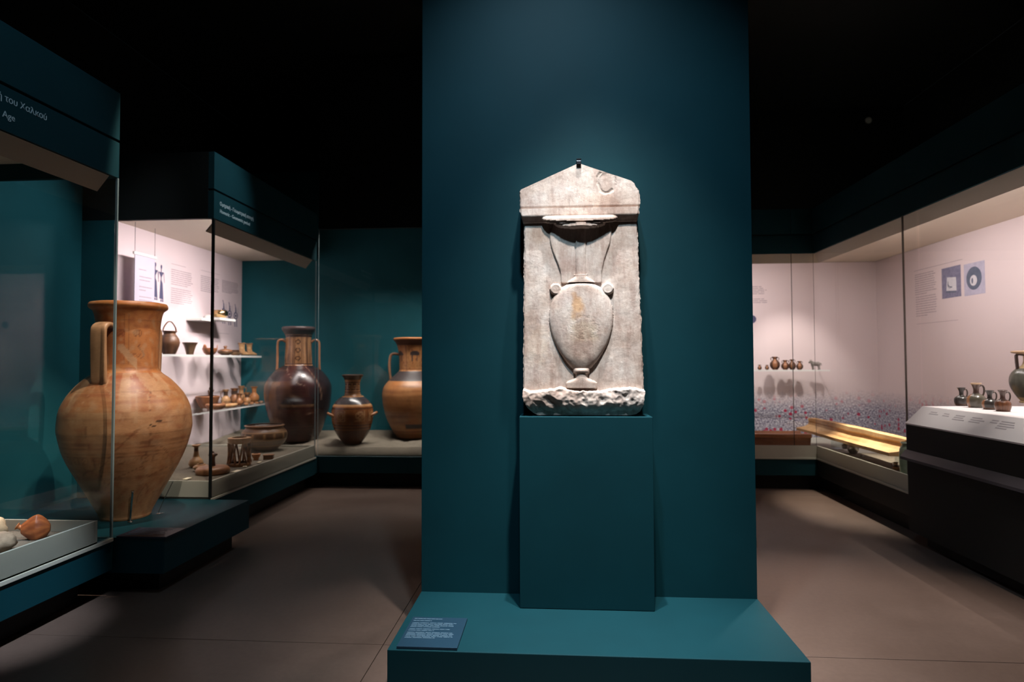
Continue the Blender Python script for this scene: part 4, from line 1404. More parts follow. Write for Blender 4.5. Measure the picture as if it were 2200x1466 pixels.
for s in (-1, 1):
    band_handle(ra, FR - s * (math.pi / 2 - 0.1), [(0.19, 1.045), (0.25, 1.055), (0.29, 1.03), (0.305, 0.95), (0.305, 0.85), (0.295, 0.76), (0.29, 0.715)], 0.05, 0.032, (0.25, 0.13, 0.075))

# ================================================================== SECOND LEFT CASE: small finds
BR = (0.15, 0.07, 0.035); DK = (0.055, 0.03, 0.02); TC = (0.42, 0.20, 0.085); TN = (0.48, 0.30, 0.15); OR = (0.44, 0.175, 0.06)
def plain(a, b2, s=3.0, bands=(), bc=DK):
    def fn(th, z, inside):
        c = mixc(a, b2, max(0, min(1, 0.5 + nz(th, z, s, 1.7, 0.5))))
        for zc, w in bands:
            if abs(z - zc) < w: c = bc
        if inside: c = tuple(x * 0.6 for x in c)
        return c
    return fn
# upper shelf: z 1.506
Z1 = 1.5055
def shelf_y(px, x): return x * 1350 / (px - 1195)
p = on_x(364, 740, -4.05)
t = vessel('handled_pot', 'dark brown clay pot with an arched basket handle on the upper shelf', 'pot', (p.x, p.y, Z1),
           [(0.055, 0), (0.062, 0.01), (0.082, 0.06), (0.098, 0.115), (0.092, 0.155), (0.074, 0.19), (0.058, 0.212), (0.060, 0.228), (0.072, 0.242), (0.070, 0.246)], plain(BR, DK, 4, ((0.12, 0.004), (0.19, 0.003))), seg=48, n=40, wall=0.006)
a = FS
handle(t, [(math.cos(0.9) * s * 0.066, math.sin(0.9) * s * 0.066, z) for s, z in ((-1, 0.235), (-0.85, 0.285), (-0.35, 0.335), (0, 0.345), (0.35, 0.335), (0.85, 0.285), (1, 0.235))], 0.02, 0.012, BR)
p = on_x(408, 750, -4.05)
vessel('conical_bowl', 'dark flaring conical bowl beside the handled pot on the upper shelf', 'bowl', (p.x, p.y, Z1),
       [(0.034, 0), (0.036, 0.004), (0.046, 0.05), (0.060, 0.095), (0.076, 0.128), (0.082, 0.134), (0.078, 0.136)], plain((0.14, 0.085, 0.045), DK, 5), wall=0.005, depth=0.8, n=36)
p = on_x(451, 752, -4.04)
t = vessel('broken_bowl', 'reddish bowl with a broken rim on the upper shelf', 'bowl', (p.x, p.y, Z1),
           [(0.036, 0), (0.04, 0.005), (0.066, 0.03), (0.078, 0.058), (0.082, 0.078), (0.079, 0.082)], plain((0.34, 0.13, 0.06), BR, 5), wall=0.006, depth=0.8, n=30)
for s, hgt in ((0.6, 0.03), (2.9, 0.034), (4.4, 0.022)):
    vv, ff = sweep([(0.078 * math.cos(s + q * 0.25), 0.078 * math.sin(s + q * 0.25), 0.08 + hgt * (1 - q * q)) for q in (-1, -0.5, 0, 0.5, 1)], 0.008, 0.03, 10, 8, up=(0, 0, 1))
    local('rim_shard', vv, ff, 'clay', t, True, [(0.34, 0.13, 0.06)] * len(vv))
p = on_x(484, 752, -4.03)
t = vessel('lidded_dish', 'low dark dish with a knobbed lid on the upper shelf', 'dish', (p.x, p.y, Z1),
           [(0.04, 0), (0.045, 0.006), (0.082, 0.028), (0.090, 0.045), (0.088, 0.052)], plain(BR, DK, 5, ((0.03, 0.004),), TN), mat='clay_glossy', wall=0.006, depth=0.6, n=24)
v, f, c = lathe([(0.084, 0.052), (0.080, 0.062), (0.05, 0.074), (0.018, 0.080), (0.012, 0.088), (0.020, 0.098), (0.022, 0.108), (0.010, 0.116), (0.002, 0.117)], 32, 30, 0, 0, plain((0.26, 0.12, 0.06), BR, 5))
local('lid', v, f, 'clay_glossy', t, True, c)
p = on_x(505, 756, -3.985)
t = vessel('stacked_plate', 'shallow pale plate leaning by the clay boots on the upper shelf', 'plate', (p.x, p.y, Z1),
           [(0.03, 0), (0.034, 0.005), (0.06, 0.016), (0.076, 0.03), (0.078, 0.034)], plain(TN, (0.36, 0.2, 0.1), 6), wall=0.006, depth=0.7, n=20)
p = on_x(508, 752, -4.12)
vessel('small_bowl', 'small dark bowl behind the pale plate on the upper shelf', 'bowl', (p.x, p.y, Z1),
       [(0.03, 0), (0.034, 0.006), (0.06, 0.035), (0.07, 0.07), (0.068, 0.074)], plain(BR, DK, 6), wall=0.006, depth=0.7, n=20)
def boot(label, loc, rz, s):
    """ankle boot: foot, shaft and turned cuff in one clay body"""
    t = thing('clay_boot', label, 'boot', loc, rz, 'clay boots')
    path = [(0.10, 0, 0.016), (0.085, 0, 0.02), (0.05, 0, 0.026), (0.015, 0, 0.036), (0.0, 0, 0.06), (-0.002, 0, 0.10), (-0.004, 0, 0.14), (-0.006, 0, 0.155)]
    rad = [(0.020, 0.012), (0.036, 0.017), (0.042, 0.024), (0.045, 0.036), (0.042, 0.040), (0.036, 0.038), (0.042, 0.044), (0.046, 0.048)]
    P = catmull(path, 28); Rr = catmull([(a, b2, 0) for a, b2 in rad], 28)
    vv, ff = [], []
    seg = 14
    for i, q in enumerate(P):
        tg = (P[min(i + 1, len(P) - 1)] - P[max(0, i - 1)]).normalized()
        nr = Vector((0, 1, 0)).cross(tg)
        for j in range(seg):
            a = 2 * math.pi * j / seg
            w = Vector((0, 1, 0)) * (math.cos(a) * Rr[i].x * 0.62) + nr * (math.sin(a) * Rr[i].y * 0.9)
            pt = (q + w) * s
            vv.append((pt.x, pt.y, max(pt.z, 0.0)))
    for i in range(len(P) - 1):
        for j in range(seg):
            a, b2 = i * seg + j, i * seg + (j + 1) % seg
            ff.append((a, b2, b2 + seg, a + seg))
    ff.append(tuple(reversed(range(seg)))); ff.append(tuple((len(P) - 1) * seg + j for j in range(seg)))
    cc = [mixc(TN, (0.34, 0.17, 0.07), max(0, min(1, 0.5 + noise.noise(Vector(q) * 30)))) for q in vv]
    local('shaft', vv, ff, 'clay', t, True, cc)
    vv2, ff2 = sweep([tuple(Vector((0.045 * math.cos(a) - 0.005, 0.029 * math.sin(a), 0.150)) * s) for a in [i * math.pi / 6 for i in range(13)]], 0.008 * s, 0.012 * s, 24, 8, up=(0, 0, 1))
    local('cuff', vv2, ff2, 'clay', t, True, [(0.22, 0.11, 0.05)] * len(vv2))
for i, (px, x, lab) in enumerate(((520, -4.02, 'clay boot nearest the pale plate on the upper shelf'), (536, -4.02, 'clay boot at the right end of the upper shelf'))):
    p = on_x(px, 755, x)
    boot(lab, (p.x, p.y, Z1), -0.35 + 0.1 * i + math.pi / 2 * 0.85, 1.05)

# bronze bowl on the little wall shelf
p = on_x(473, 680, -4.08)
vessel('bronze_bowl', 'shiny bronze bowl on the small wall shelf', 'bowl', (p.x, p.y, 1.956),
       [(0.03, 0), (0.05, 0.004), (0.078, 0.026), (0.089, 0.052), (0.086, 0.078), (0.078, 0.092), (0.080, 0.096)], plain((1, 1, 1), (1, 1, 1)), mat='bronze', wall=0.004, depth=0.7, n=30)
# made-up grey dome standing in for the bowl's shadow, on the other wall shelf
p = on_x(446, 684, -4.15)
t = vessel('shadow_dome', 'small grey dome standing in for a shadow on the left small wall shelf', 'mount', (p.x, p.y, 1.936),
       [(0.05, 0), (0.05, 0.004), (0.046, 0.03), (0.03, 0.05), (0.004, 0.056)], plain((0.5, 0.5, 0.5), (0.45, 0.45, 0.45)), mat='clay_matt', wall=0, n=16)

# lower shelf: z 0.8825
Z2 = 0.8825
def jug(label, px, x, z, h, r, col, name='clay_jug', group='clay jugs on the lower shelf', neck=0.5, hand=None, py=850, mat='clay', top=None):
    p = on_x(px, py, x)
    prof = [(r * 0.5, 0), (r * 0.55, h * 0.02), (r * 0.9, h * 0.16), (r, h * 0.3), (r * 0.88, h * 0.46), (r * neck, h * 0.6), (r * neck * 0.92, h * 0.75), (r * neck * 1.05, h * 0.9), (r * (neck + 0.22), h * 0.985), (r * (neck + 0.18), h)]
    t = vessel(name, label, 'jug', (p.x, p.y, z), prof, col, seg=32, n=40, wall=0.004, depth=0.3, group=group, mat=mat)
    if hand is not None:
        band_handle(t, hand, [(r * neck, h * 0.88), (r * (neck + 0.45), h * 0.9), (r * (neck + 0.6), h * 0.75), (r * (neck + 0.5), h * 0.58), (r * 0.86, h * 0.46)], r * 0.3, r * 0.16, (0.3, 0.14, 0.06), mat, sq=0.8)
    return t
jug('dark-necked clay jug at the left of the lower shelf jugs', 485, -4.10, Z2, 0.20, 0.055, plain(TC, TN, 6, ((0.15, 0.03), (0.05, 0.004))), hand=-2.4)
jug('dark-necked clay jug, second of the lower shelf jugs', 504, -4.12, Z2, 0.205, 0.062, plain(OR, BR, 6, ((0.15, 0.022),)), hand=2.5, neck=0.6)
jug('tallest clay jug among the lower shelf jugs', 518, -4.12, Z2, 0.23, 0.055, plain(TN, TC, 6, ((0.2, 0.003), (0.18, 0.003), (0.12, 0.003))), hand=0.2, neck=0.55)
jug('small clay jug in front on the lower shelf', 514, -3.95, Z2, 0.15, 0.048, plain(OR, BR, 6), hand=-0.2, neck=0.6)
jug('small pale clay jug with dark mouth on the lower shelf', 531, -3.97, Z2, 0.15, 0.046, plain(TN, OR, 6, ((0.11, 0.02),)), hand=0.5, neck=0.6)
jug('round-bellied pale clay jug at the right of the lower shelf', 546, -4.0, Z2, 0.215, 0.066, plain(TC, OR, 6), hand=None, neck=0.45)
p = on_x(446, 865, -4.11)
vessel('deep_dish', 'broad brown clay dish behind on the lower shelf', 'dish', (p.x, p.y, Z2),
       [(0.07, 0), (0.078, 0.01), (0.108, 0.06), (0.122, 0.10), (0.130, 0.122), (0.132, 0.136), (0.124, 0.142)], plain((0.30, 0.12, 0.05), BR, 4), wall=0.012, depth=0.5, n=30)
p = on_x(463, 873, -3.91)
vessel('flat_dish', 'flat clay dish at the front edge of the lower shelf', 'dish', (p.x, p.y, Z2),
       [(0.07, 0), (0.08, 0.006), (0.102, 0.028), (0.108, 0.048), (0.101, 0.062), (0.085, 0.066)], plain((0.34, 0.15, 0.065), (0.26, 0.11, 0.05), 4), wall=0.012, depth=0.4, n=30)
# boat-shaped lamp
p = on_x(493, 868, -3.88)
t = thing('boat_lamp', 'long pale boat-shaped clay lamp on the lower shelf', 'lamp', (p.x, p.y, Z2), 1.35)
v, f = sweep([(-0.12, 0, 0.034), (-0.09, 0, 0.026), (0, 0, 0.026), (0.08, 0, 0.028), (0.125, 0, 0.036)], 0.075, 0.05, 24, 14, up=(0, 0, 1), taper=lambda q: max(0.15, math.sin(math.pi * min(1, max(0, 0.06 + q * 0.9))) ** 0.55))
local('body', v, f, 'clay', t, True, [mixc(TN, TC, max(0, min(1, 0.5 + noise.noise(Vector(q) * 25)))) for q in v])
v, f = sweep([(-0.11, 0, 0.035), (-0.125, 0, 0.06), (-0.10, 0, 0.07), (-0.085, 0, 0.05)], 0.014, 0.01, 12, 8, up=(0, 1, 0))
local('handle', v, f, 'clay', t, True, [TC] * len(v))
# figurine
p = on_x(452, 845, -4.215)
t = thing('clay_figurine', 'small dark clay figurine at the back of the lower shelf', 'figurine', (p.x, p.y, Z2))
v, f, c = lathe([(0.022, 0), (0.024, 0.01), (0.016, 0.07), (0.014, 0.11), (0.022, 0.15), (0.024, 0.17), (0.010, 0.188), (0.009, 0.195), (0.016, 0.21), (0.017, 0.222), (0.008, 0.238), (0.001, 0.24)], 20, 40, 0, 0, plain(BR, DK, 8))
local('body', v, f, 'clay', t, True, c)
for s in (-1, 1):
    v, f = sweep([(0, s * 0.018, 0.165), (0.005, s * 0.045, 0.175), (0.01, s * 0.06, 0.20)], 0.014, 0.012, 8, 8, up=(1, 0, 0))
    local('arm', v, f, 'clay', t, True, [BR] * len(v))
# small finds along the front of the lower shelf
def lump(name, label, loc, r, col, mat='clay_matt', group=None, cat=None, sq=(1, 0.8, 0.6), seed=0):
    bm = bmesh.new()
    bmesh.ops.create_icosphere(bm, subdivisions=3, radius=1)
    vv = []
    for v_ in bm.verts:
        d = 1 + 0.22 * noise.fractal(v_.co * 1.4 + Vector((seed, 0, 0)), 0.9, 2, 3)
        vv.append((v_.co.x * d * r * sq[0], v_.co.y * d * r * sq[1], max(-0.9, v_.co.z * d) * r * sq[2] + 0.9 * r * sq[2]))
    bm.verts.index_update()
    ff = [tuple(q.index for q in fc.verts) for fc in bm.faces]
    bm.free()
    cols = [mixc(col, tuple(x * 0.6 for x in col), max(0, min(1, 0.5 + noise.noise(Vector(q) * 40)))) for q in vv]
    o = obj(name, vv, ff, mat, None, loc, True, cols)
    return tag(o, label, cat or 'fragment', group)
for i, (px, x, r, lab) in enumerate(((529, -3.86, 0.032, 'round clay fragment left of the three on the lower shelf edge'), (541, -3.88, 0.028, 'middle round clay fragment on the lower shelf edge'), (552, -3.86, 0.026, 'rightmost but one clay fragment on the lower shelf edge'), (561, -3.87, 0.03, 'greyish clay fragment at the far right of the lower shelf'))):
    p = on_x(px, 866, x)
    lump('clay_fragment', lab, (p.x, p.y, Z2), r, (0.36, 0.17, 0.08) if i < 3 else (0.30, 0.20, 0.14), seed=i * 3.1, group='clay fragments on the lower shelf')

# case floor
ZF = 0.4685
p = on_z(568, 968, ZF)
def dinos_col(th, z, inside):
    d = (th - facing(p_dinos) + math.pi) % (2 * math.pi) - math.pi
    c = mixc((0.19, 0.095, 0.042), (0.08, 0.042, 0.025), max(0, min(1, 0.5 + nz(th, z, 4, 2, 0.5))))
    if z > 0.235: c = (0.17, 0.08, 0.035)
    if 0.14 < z < 0.195:
        u = (d * 0.23 / 0.11) % 1
        if u > 0.82: c = (0.32, 0.18, 0.08)
        else: c = mixc(c, (0.05, 0.03, 0.02), 0.5)
    if abs(z - 0.205) < 0.006 or abs(z - 0.13) < 0.004 or abs(z - 0.06) < 0.004: c = (0.30, 0.17, 0.08)
    if inside: c = (0.07, 0.04, 0.025)
    return c
p_dinos = p.copy()
vessel('round_bowl', 'large round brown bowl with a wide mouth on the case floor', 'bowl', p,
       [(0.10, 0), (0.11, 0.006), (0.165, 0.045), (0.215, 0.10), (0.234, 0.155), (0.225, 0.205), (0.196, 0.24), (0.190, 0.25), (0.198, 0.262), (0.205, 0.27), (0.198, 0.275)], dinos_col, mat='clay', seg=72, n=60, wall=0.02, depth=0.6)
# openwork stand
p = on_z(514, 1001, ZF); p.x = min(p.x, XL - 0.125)
t = thing('openwork_stand', 'tan clay stand with splayed openwork legs on the case floor', 'stand', p)
v, f, c = lathe([(0.083, 0.205), (0.090, 0.208), (0.098, 0.225), (0.101, 0.25), (0.099, 0.258), (0.080, 0.258)], 40, 20, 0.016, 1.0, plain(TN, TC, 6))
local('ring', v, f, 'clay', t, True, c)
v, f, c = lathe([(0.094, 0.0), (0.100, 0.004), (0.102, 0.02), (0.098, 0.03), (0.084, 0.03)], 40, 14, 0.014, 1.0, plain(TC, BR, 6))
local('base_ring', v, f, 'clay', t, True, c)
for i in range(6):
    a = i * math.pi / 3 + 0.3
    for b2 in (a - 0.36, a + 0.36):
        v, f = sweep([(0.09 * math.cos(a), 0.09 * math.sin(a), 0.215), (0.083 * math.cos((a + b2) / 2), 0.083 * math.sin((a + b2) / 2), 0.12), (0.094 * math.cos(b2), 0.094 * math.sin(b2), 0.02)], 0.030, 0.014, 12, 8, up=(-math.sin(a), math.cos(a), 0))
        local('leg', v, f, 'clay', t, True, [mixc(TC, BR, max(0, min(1, 0.4 + noise.noise(Vector(q) * 30)))) for q in v])
# knobbed pyxis lid
p = on_z(457, 1018, ZF); p.x = min(p.x, XL - 0.16)
t = vessel('knobbed_lid', 'flat round clay lid with a spool knob in the front corner of the case', 'lid', p,
           [(0.125, 0), (0.134, 0.012), (0.136, 0.03), (0.128, 0.05), (0.105, 0.062), (0.06, 0.068), (0.022, 0.07)], plain((0.36, 0.17, 0.075), (0.27, 0.12, 0.055), 4), wall=0, n=30)
v, f, c = lathe([(0.022, 0.069), (0.020, 0.08), (0.017, 0.12), (0.020, 0.145), (0.034, 0.154), (0.037, 0.162), (0.030, 0.172), (0.010, 0.178), (0.009, 0.19), (0.001, 0.193)], 24, 30, 0, 0, plain((0.30, 0.14, 0.06), DK, 6))
local('knob', v, f, 'clay', t, True, c)
# tall-necked flask
p = on_z(421, 1004, ZF)
t = vessel('flask', 'pale tall-necked clay flask with a disc mouth behind the amphora', 'flask', p,
           [(0.045, 0), (0.05, 0.006), (0.062, 0.03), (0.055, 0.06), (0.035, 0.085), (0.026, 0.10), (0.020, 0.14), (0.018, 0.17), (0.022, 0.185), (0.036, 0.195), (0.036, 0.202), (0.02, 0.205)], plain(TN, TC, 5, ((0.165, 0.02),), BR), wall=0.006, depth=0.2, n=40)
p = on_z(432, 1012, ZF)
vessel('squat_pot', 'squat pale clay pot touching the tall-necked flask', 'pot', p,
       [(0.035, 0), (0.04, 0.005), (0.062, 0.022), (0.066, 0.036), (0.05, 0.05), (0.034, 0.054), (0.036, 0.06), (0.03, 0.062)], plain(TN, TC, 5), wall=0.006, depth=0.3, n=24)
p = on_z(550, 989, ZF)
vessel('small_cup', 'small orange clay cup between the openwork stand and round bowl', 'cup', p,
       [(0.022, 0), (0.024, 0.004), (0.026, 0.02), (0.036, 0.035), (0.042, 0.055), (0.040, 0.062), (0.03, 0.064)], plain(OR, TC, 6), wall=0.006, depth=0.4, n=20)
# small rectangular clay box
p = on_z(577, 987, ZF)
t = thing('clay_box', 'small dark rectangular clay box before the round bowl', 'box', p, 0.25)
v, f = boxdata(-0.045, 0.045, -0.028, 0.028, 0, 0.034, 0.004)
local('body', v, f, 'clay', t, False, [BR] * len(v))
v, f = boxdata(-0.049, 0.049, -0.031, 0.031, 0.0345, 0.046, 0.004)
local('lid', v, f, 'clay', t, False, [(0.24, 0.12, 0.06)] * len(v))
# cream caption cards
for i, (px, py, w, d, lab) in enumerate(((402, 1030, 0.07, 0.035, 'cream caption card at the front left corner of the sand tray'), (511, 1014, 0.11, 0.05, 'large cream caption card before the openwork stand'), (526, 1004, 0.03, 0.03, 'tiny cream caption card at the foot of the openwork stand'), (557, 995, 0.05, 0.03, 'cream caption card below the small orange cup'))):
    p = on_z(px, py, ZF + 0.004)
    x_ = min(p.x, XL - 0.06)
    t = thing('caption_card', lab, 'card', (x_, p.y, ZF + 0.002), 0, 'cream caption cards')
    v, f = boxdata(-d / 2, d / 2, -w / 2, w / 2, 0.004, 0.010)
    local('card', v, f, 'card', t, False)
    v, f = boxdata(-d / 3, d / 3, -w / 3, w / 3, 0.0, 0.004)
    local('foot', v, f, 'acrylic', t, False)

# ================================================================== NEAR LEFT CASE: shell vessel and stones
def shell():
    p = on_z(80, 1158, 0.424)
    t = thing('shell_vessel', 'orange terracotta shell-shaped vessel on sand in the nearest case', 'vessel', p, 0.5)
    vv, ff, cc = [], [], []
    nu, nv = 40, 28
    for i in range(nu + 1):
        u = i / nu
        x = -0.075 + 0.135 * u
        rad = 0.072 * (math.sin(math.pi * min(1, 0.10 + 0.86 * u)) ** 0.62) * (0.45 + 0.75 * u if u < 0.55 else 0.8625 - 0.05 * (u - 0.55))
        for j in range(nv):
            a = 2 * math.pi * j / nv
            rib = 1 + 0.05 * math.sin(9 * a + 8 * u) * math.sin(math.pi * u)
            lip = 0.012 * max(0, math.cos(a - 1.6)) * (1 - u)
            y = rad * rib * math.cos(a) * 0.9
            z = rad * rib * math.sin(a) * 1.25 + 0.056 + lip
            vv.append((x, y, max(0.0, z)))
            cc.append(mixc((0.50, 0.15, 0.045), (0.27, 0.07, 0.025), max(0, min(1, 0.5 - 0.5 * math.sin(9 * a + 8 * u) * 0.8 + noise.noise(Vector((x, y, z)) * 30) * 0.5))))
    for i in range(nu):
        for j in range(nv):
            a, b2 = i * nv + j, i * nv + (j + 1) % nv
            ff.append((a, b2, b2 + nv, a + nv))
    ff.append(tuple(reversed(range(nv)))); ff.append(tuple(nu * nv + j for j in range(nv)))
    local('body', vv, ff, 'clay', t, True, cc)
    v, f, c = lathe([(0.012, 0), (0.014, 0.006), (0.012, 0.018), (0.020, 0.026), (0.019, 0.029)], 18, 14, 0.004, 0.7, plain((0.48, 0.15, 0.045), OR, 6))
    M4 = Matrix.Translation((-0.070, 0, 0.068)) @ Matrix.Rotation(R(-62), 4, 'Y')
    local('spout', [tuple(M4 @ Vector(q)) for q in v], f, 'clay', t, True, c)
shell()
p = on_z(2, 1186, 0.424)
lump('stone_piece', 'beige stone lump at the left edge of the near sand tray', (p.x, p.y, 0.423), 0.068, (0.40, 0.30, 0.21), 'clay_matt', cat='stone', sq=(1, 1, 0.85), seed=2.2)
p = on_z(1, 1168, 0.424)
lump('stone_piece', 'cream stone piece behind the beige lump in the near sand tray', (p.x - 0.10, p.y + 0.06, 0.423), 0.07, (0.62, 0.48, 0.30), 'clay_matt', cat='stone', sq=(0.9, 0.9, 1.0), seed=6.2)

# ================================================================== FAR RIGHT CASE: shelf vases, animal, trough
Z3 = 1.301
def minivase(label, px, h, r, col, name='small_vase', neck=0.42, y=8.42):
    x = on_y(px, 790, y).x
    prof = [(r * 0.5, 0), (r * 0.55, h * 0.03), (r * 0.9, h * 0.2), (r, h * 0.38), (r * 0.9, h * 0.56), (r * 0.6, h * 0.7), (r * neck, h * 0.78), (r * neck * 0.95, h * 0.86), (r * (neck + 0.16), h * 0.97), (r * (neck + 0.14), h)]
    t = vessel(name, label, 'vase', (x, y, Z3), prof, col, seg=28, n=36, wall=0.004, depth=0.2, group='small vases on the far right shelf')
    for s in (0, math.pi):
        band_handle(t, s, [(r * neck, h * 0.9), (r * (neck + 0.35), h * 0.93), (r * (neck + 0.42), h * 0.82), (r * (neck + 0.3), h * 0.72)], r * 0.22, r * 0.12, (0.10, 0.05, 0.03), 'clay', sq=0.9)
    return t
def figured(dark, light, f0=0.25, f1=0.62):  # orange panel kept narrow and dim: backlit look put into the colour
    def fn(th, z, inside):
        d = (th + math.pi / 2 + 0.35 + math.pi) % (2 * math.pi) - math.pi
        c = dark
        if abs(d) < 0.5: c = light
        return mixc(c, dark, max(0, min(0.4, nz(th, z, 20, 1))))
    return fn
for px, h, r, lab in ((1632, 0.066, 0.026, 'tiny vase at the left end of the far right shelf'), (1648, 0.064, 0.026, 'second tiny vase on the far right shelf'), (1665, 0.17, 0.062, 'largest dark vase on the far right shelf'), (1687, 0.125, 0.050, 'dark vase next to the largest on the far right shelf'), (1702, 0.135, 0.045, 'darkest vase fourth from the left end of the shelf'), (1718, 0.112, 0.043, 'vase with an orange panel nearest the clay animal')):
    minivase(lab, px, h, r, figured((0.07, 0.032, 0.02), (0.30, 0.13, 0.06) if px != 1702 else (0.2, 0.09, 0.04)))
def animal():
    x = on_y(1753, 790, 8.42).x
    t = thing('animal_figurine', 'grey clay animal figurine standing on the far right shelf', 'figurine', (x, 8.42, Z3))
    bm_v, bm_f, seg = [], [], 12
    def tube(path, rad):
        k0 = len(bm_v)
        P = catmull(path, 14); Rr = catmull([(r, 0, 0) for r in rad], 14)
        v, f = [], []
        for i, q in enumerate(P):
            tg = (P[min(i + 1, len(P) - 1)] - P[max(0, i - 1)]).normalized()
            sd = tg.cross(Vector((0, 1, 0)) if abs(tg.y) < 0.9 else Vector((1, 0, 0))).normalized()
            nr = tg.cross(sd)
            for j in range(seg):
                a = 2 * math.pi * j / seg
                w = q + (sd * math.cos(a) + nr * math.sin(a)) * Rr[i].x
                v.append((w.x, w.y, max(0, w.z)))
        for i in range(len(P) - 1):
            for j in range(seg):
                a, b2 = k0 + i * seg + j, k0 + i * seg + (j + 1) % seg
                bm_f.append((a, b2, b2 + seg, a + seg))
        bm_f.append(tuple(k0 + j for j in reversed(range(seg)))); bm_f.append(tuple(k0 + (len(P) - 1) * seg + j for j in range(seg)))
        bm_v.extend(v)
    tube([(-0.055, 0, 0.072), (-0.03, 0, 0.075), (0.01, 0, 0.075), (0.045, 0, 0.078), (0.058, 0, 0.082)], (0.012, 0.028, 0.026, 0.028, 0.014))
    tube([(0.04, 0, 0.085), (0.058, 0, 0.098), (0.072, 0, 0.098), (0.088, 0, 0.088)], (0.022, 0.020, 0.016, 0.009))
    for lx, ly in ((-0.038, 0.014), (-0.038, -0.014), (0.038, 0.014), (0.038, -0.014)):
        tube([(lx, ly, 0.07), (lx + 0.003, ly, 0.04), (lx - 0.002, ly, 0.02), (lx, ly, 0.0)], (0.016, 0.010, 0.008, 0.010))
    o = local('body', [(-a, b2, c) for a, b2, c in bm_v], [tuple(reversed(q)) for q in bm_f], 'clay_matt', t, True, [mixc((0.13, 0.12, 0.11), (0.24, 0.22, 0.2), max(0, min(1, 0.5 + noise.noise(Vector(q) * 60)))) for q in bm_v])
    for s in (-1, 1):
        v, f = sweep([(-0.06, s * 0.010, 0.11), (-0.066, s * 0.02, 0.122), (-0.06, s * 0.022, 0.132)], 0.008, 0.006, 6, 6, up=(1, 0, 0))
        local('horn', v, f, 'clay_matt', t, True, [(0.2, 0.18, 0.16)] * len(v))
    v, f = sweep([(0.056, 0, 0.085), (0.068, 0, 0.08), (0.07, 0, 0.055)], 0.007, 0.007, 6, 6, up=(0, 1, 0))
    local('tail', v, f, 'clay_matt', t, True, [(0.18, 0.16, 0.14)] * len(v))
animal()

def extrude_profile(prof, axis, a0, a1, nseg, warp=None):
    """prof: closed list of (s, z); swept along x or y with many cuts"""
    vv, ff = [], []
    n = len(prof)
    for i in range(nseg + 1):
        q = a0 + (a1 - a0) * i / nseg
        for s, z in prof:
            ds, dz = warp(q, s, z) if warp else (0, 0)
            vv.append((s + ds, q, z + dz) if axis == 'y' else (q, s + ds, z + dz))
    for i in range(nseg):
        for j in range(n):
            a, b2 = i * n + j, i * n + (j + 1) % n
            ff.append((a, a + n, b2 + n, b2) if axis == 'x' else (a, b2, b2 + n, a + n))
    ff.append(tuple(range(n)) if axis == 'x' else tuple(reversed(range(n))))
    k0 = nseg * n
    ff.append(tuple(k0 + j for j in (reversed(range(n)) if axis == 'x' else range(n))))
    return vv, ff
# long orange trough along the far right case
t = thing('clay_trough', 'long orange-brown clay trough low in the far right case', 'trough', (2.2, 7.55, 0.401))
prof = [(a_ + 0.10, b_) for a_, b_ in [(7.30, 0.401), (7.28, 0.50), (7.27, 0.54), (7.25, 0.545), (7.25, 0.585), (7.30, 0.59), (7.32, 0.56), (7.33, 0.45), (7.55, 0.45), (7.56, 0.56), (7.58, 0.59), (7.63, 0.585), (7.63, 0.545), (7.61, 0.54), (7.60, 0.50), (7.58, 0.401)]]
vv, ff = extrude_profile(prof, 'x', 1.2, 2.875, 24, lambda q, s, z: (0.004 * noise.noise(Vector((q * 4, s * 9, 1))), 0.004 * noise.noise(Vector((q * 3, s * 5, 6)))))
cc = [mixc((0.40, 0.155, 0.055), (0.24, 0.085, 0.035), max(0, min(1, 0.5 + noise.noise(Vector((q[0] * 2.5, q[1] * 6, q[2] * 20)))))) if q[2] > 0.53 else (0.20, 0.07, 0.03) for q in vv]
obj('body', vv, ff, 'clay', t, cols=cc)
# cream trough lying along the right-hand case
t = thing('clay_trough', 'large cream clay trough lying along the right-hand case', 'trough', (3.25, 6.7, 0.411))
TA = on_x(1945, 945, 3.10)
TB = on_x(1742, 899, 3.10)
dzt = TA.z - 0.745
prof = [(2.925, 0.572), (2.925, 0.602), (3.00, 0.612), (3.045, 0.622), (3.075, 0.645), (3.085, 0.675), (3.075, 0.69), (3.08, TA.z), (3.17, TA.z), (3.175, 0.69), (3.16, 0.64), (3.16, 0.60), (3.30, 0.59), (3.30, 0.572)]
dzt = 0.0075
def cw(q, s, z):
    bulge = 0.06 * math.sin((q - 5.6) / 2.6 * math.pi) if s > 3.0 else 0.0
    return (-bulge * 0.6 + 0.006 * noise.noise(Vector((q * 3, s * 8, z * 9))), 0.02 * math.sin((q - 5.6) / 2.6 * math.pi) * (1 if z > 0.7 else 0) + 0.005 * noise.noise(Vector((q * 4, s * 7, 3))))
vv, ff = extrude_profile(prof, 'y', TA.y - 0.06, TB.y, 40, cw)
cc = [mixc((0.62, 0.42, 0.22), (0.42, 0.235, 0.10), max(0, min(1, 0.45 + 1.2 * noise.noise(Vector((q[0] * 7, q[1] * 2.2, q[2] * 9)))))) for q in vv]
obj('body', vv, ff, 'clay_matt', t, cols=cc)
for y in (TA.y + 0.3, TB.y - 0.4):
    box('support', 3.19, 3.28, y - 0.06, y + 0.06, 0.404, 0.562 + dzt, 'acrylic', t, 0.0)
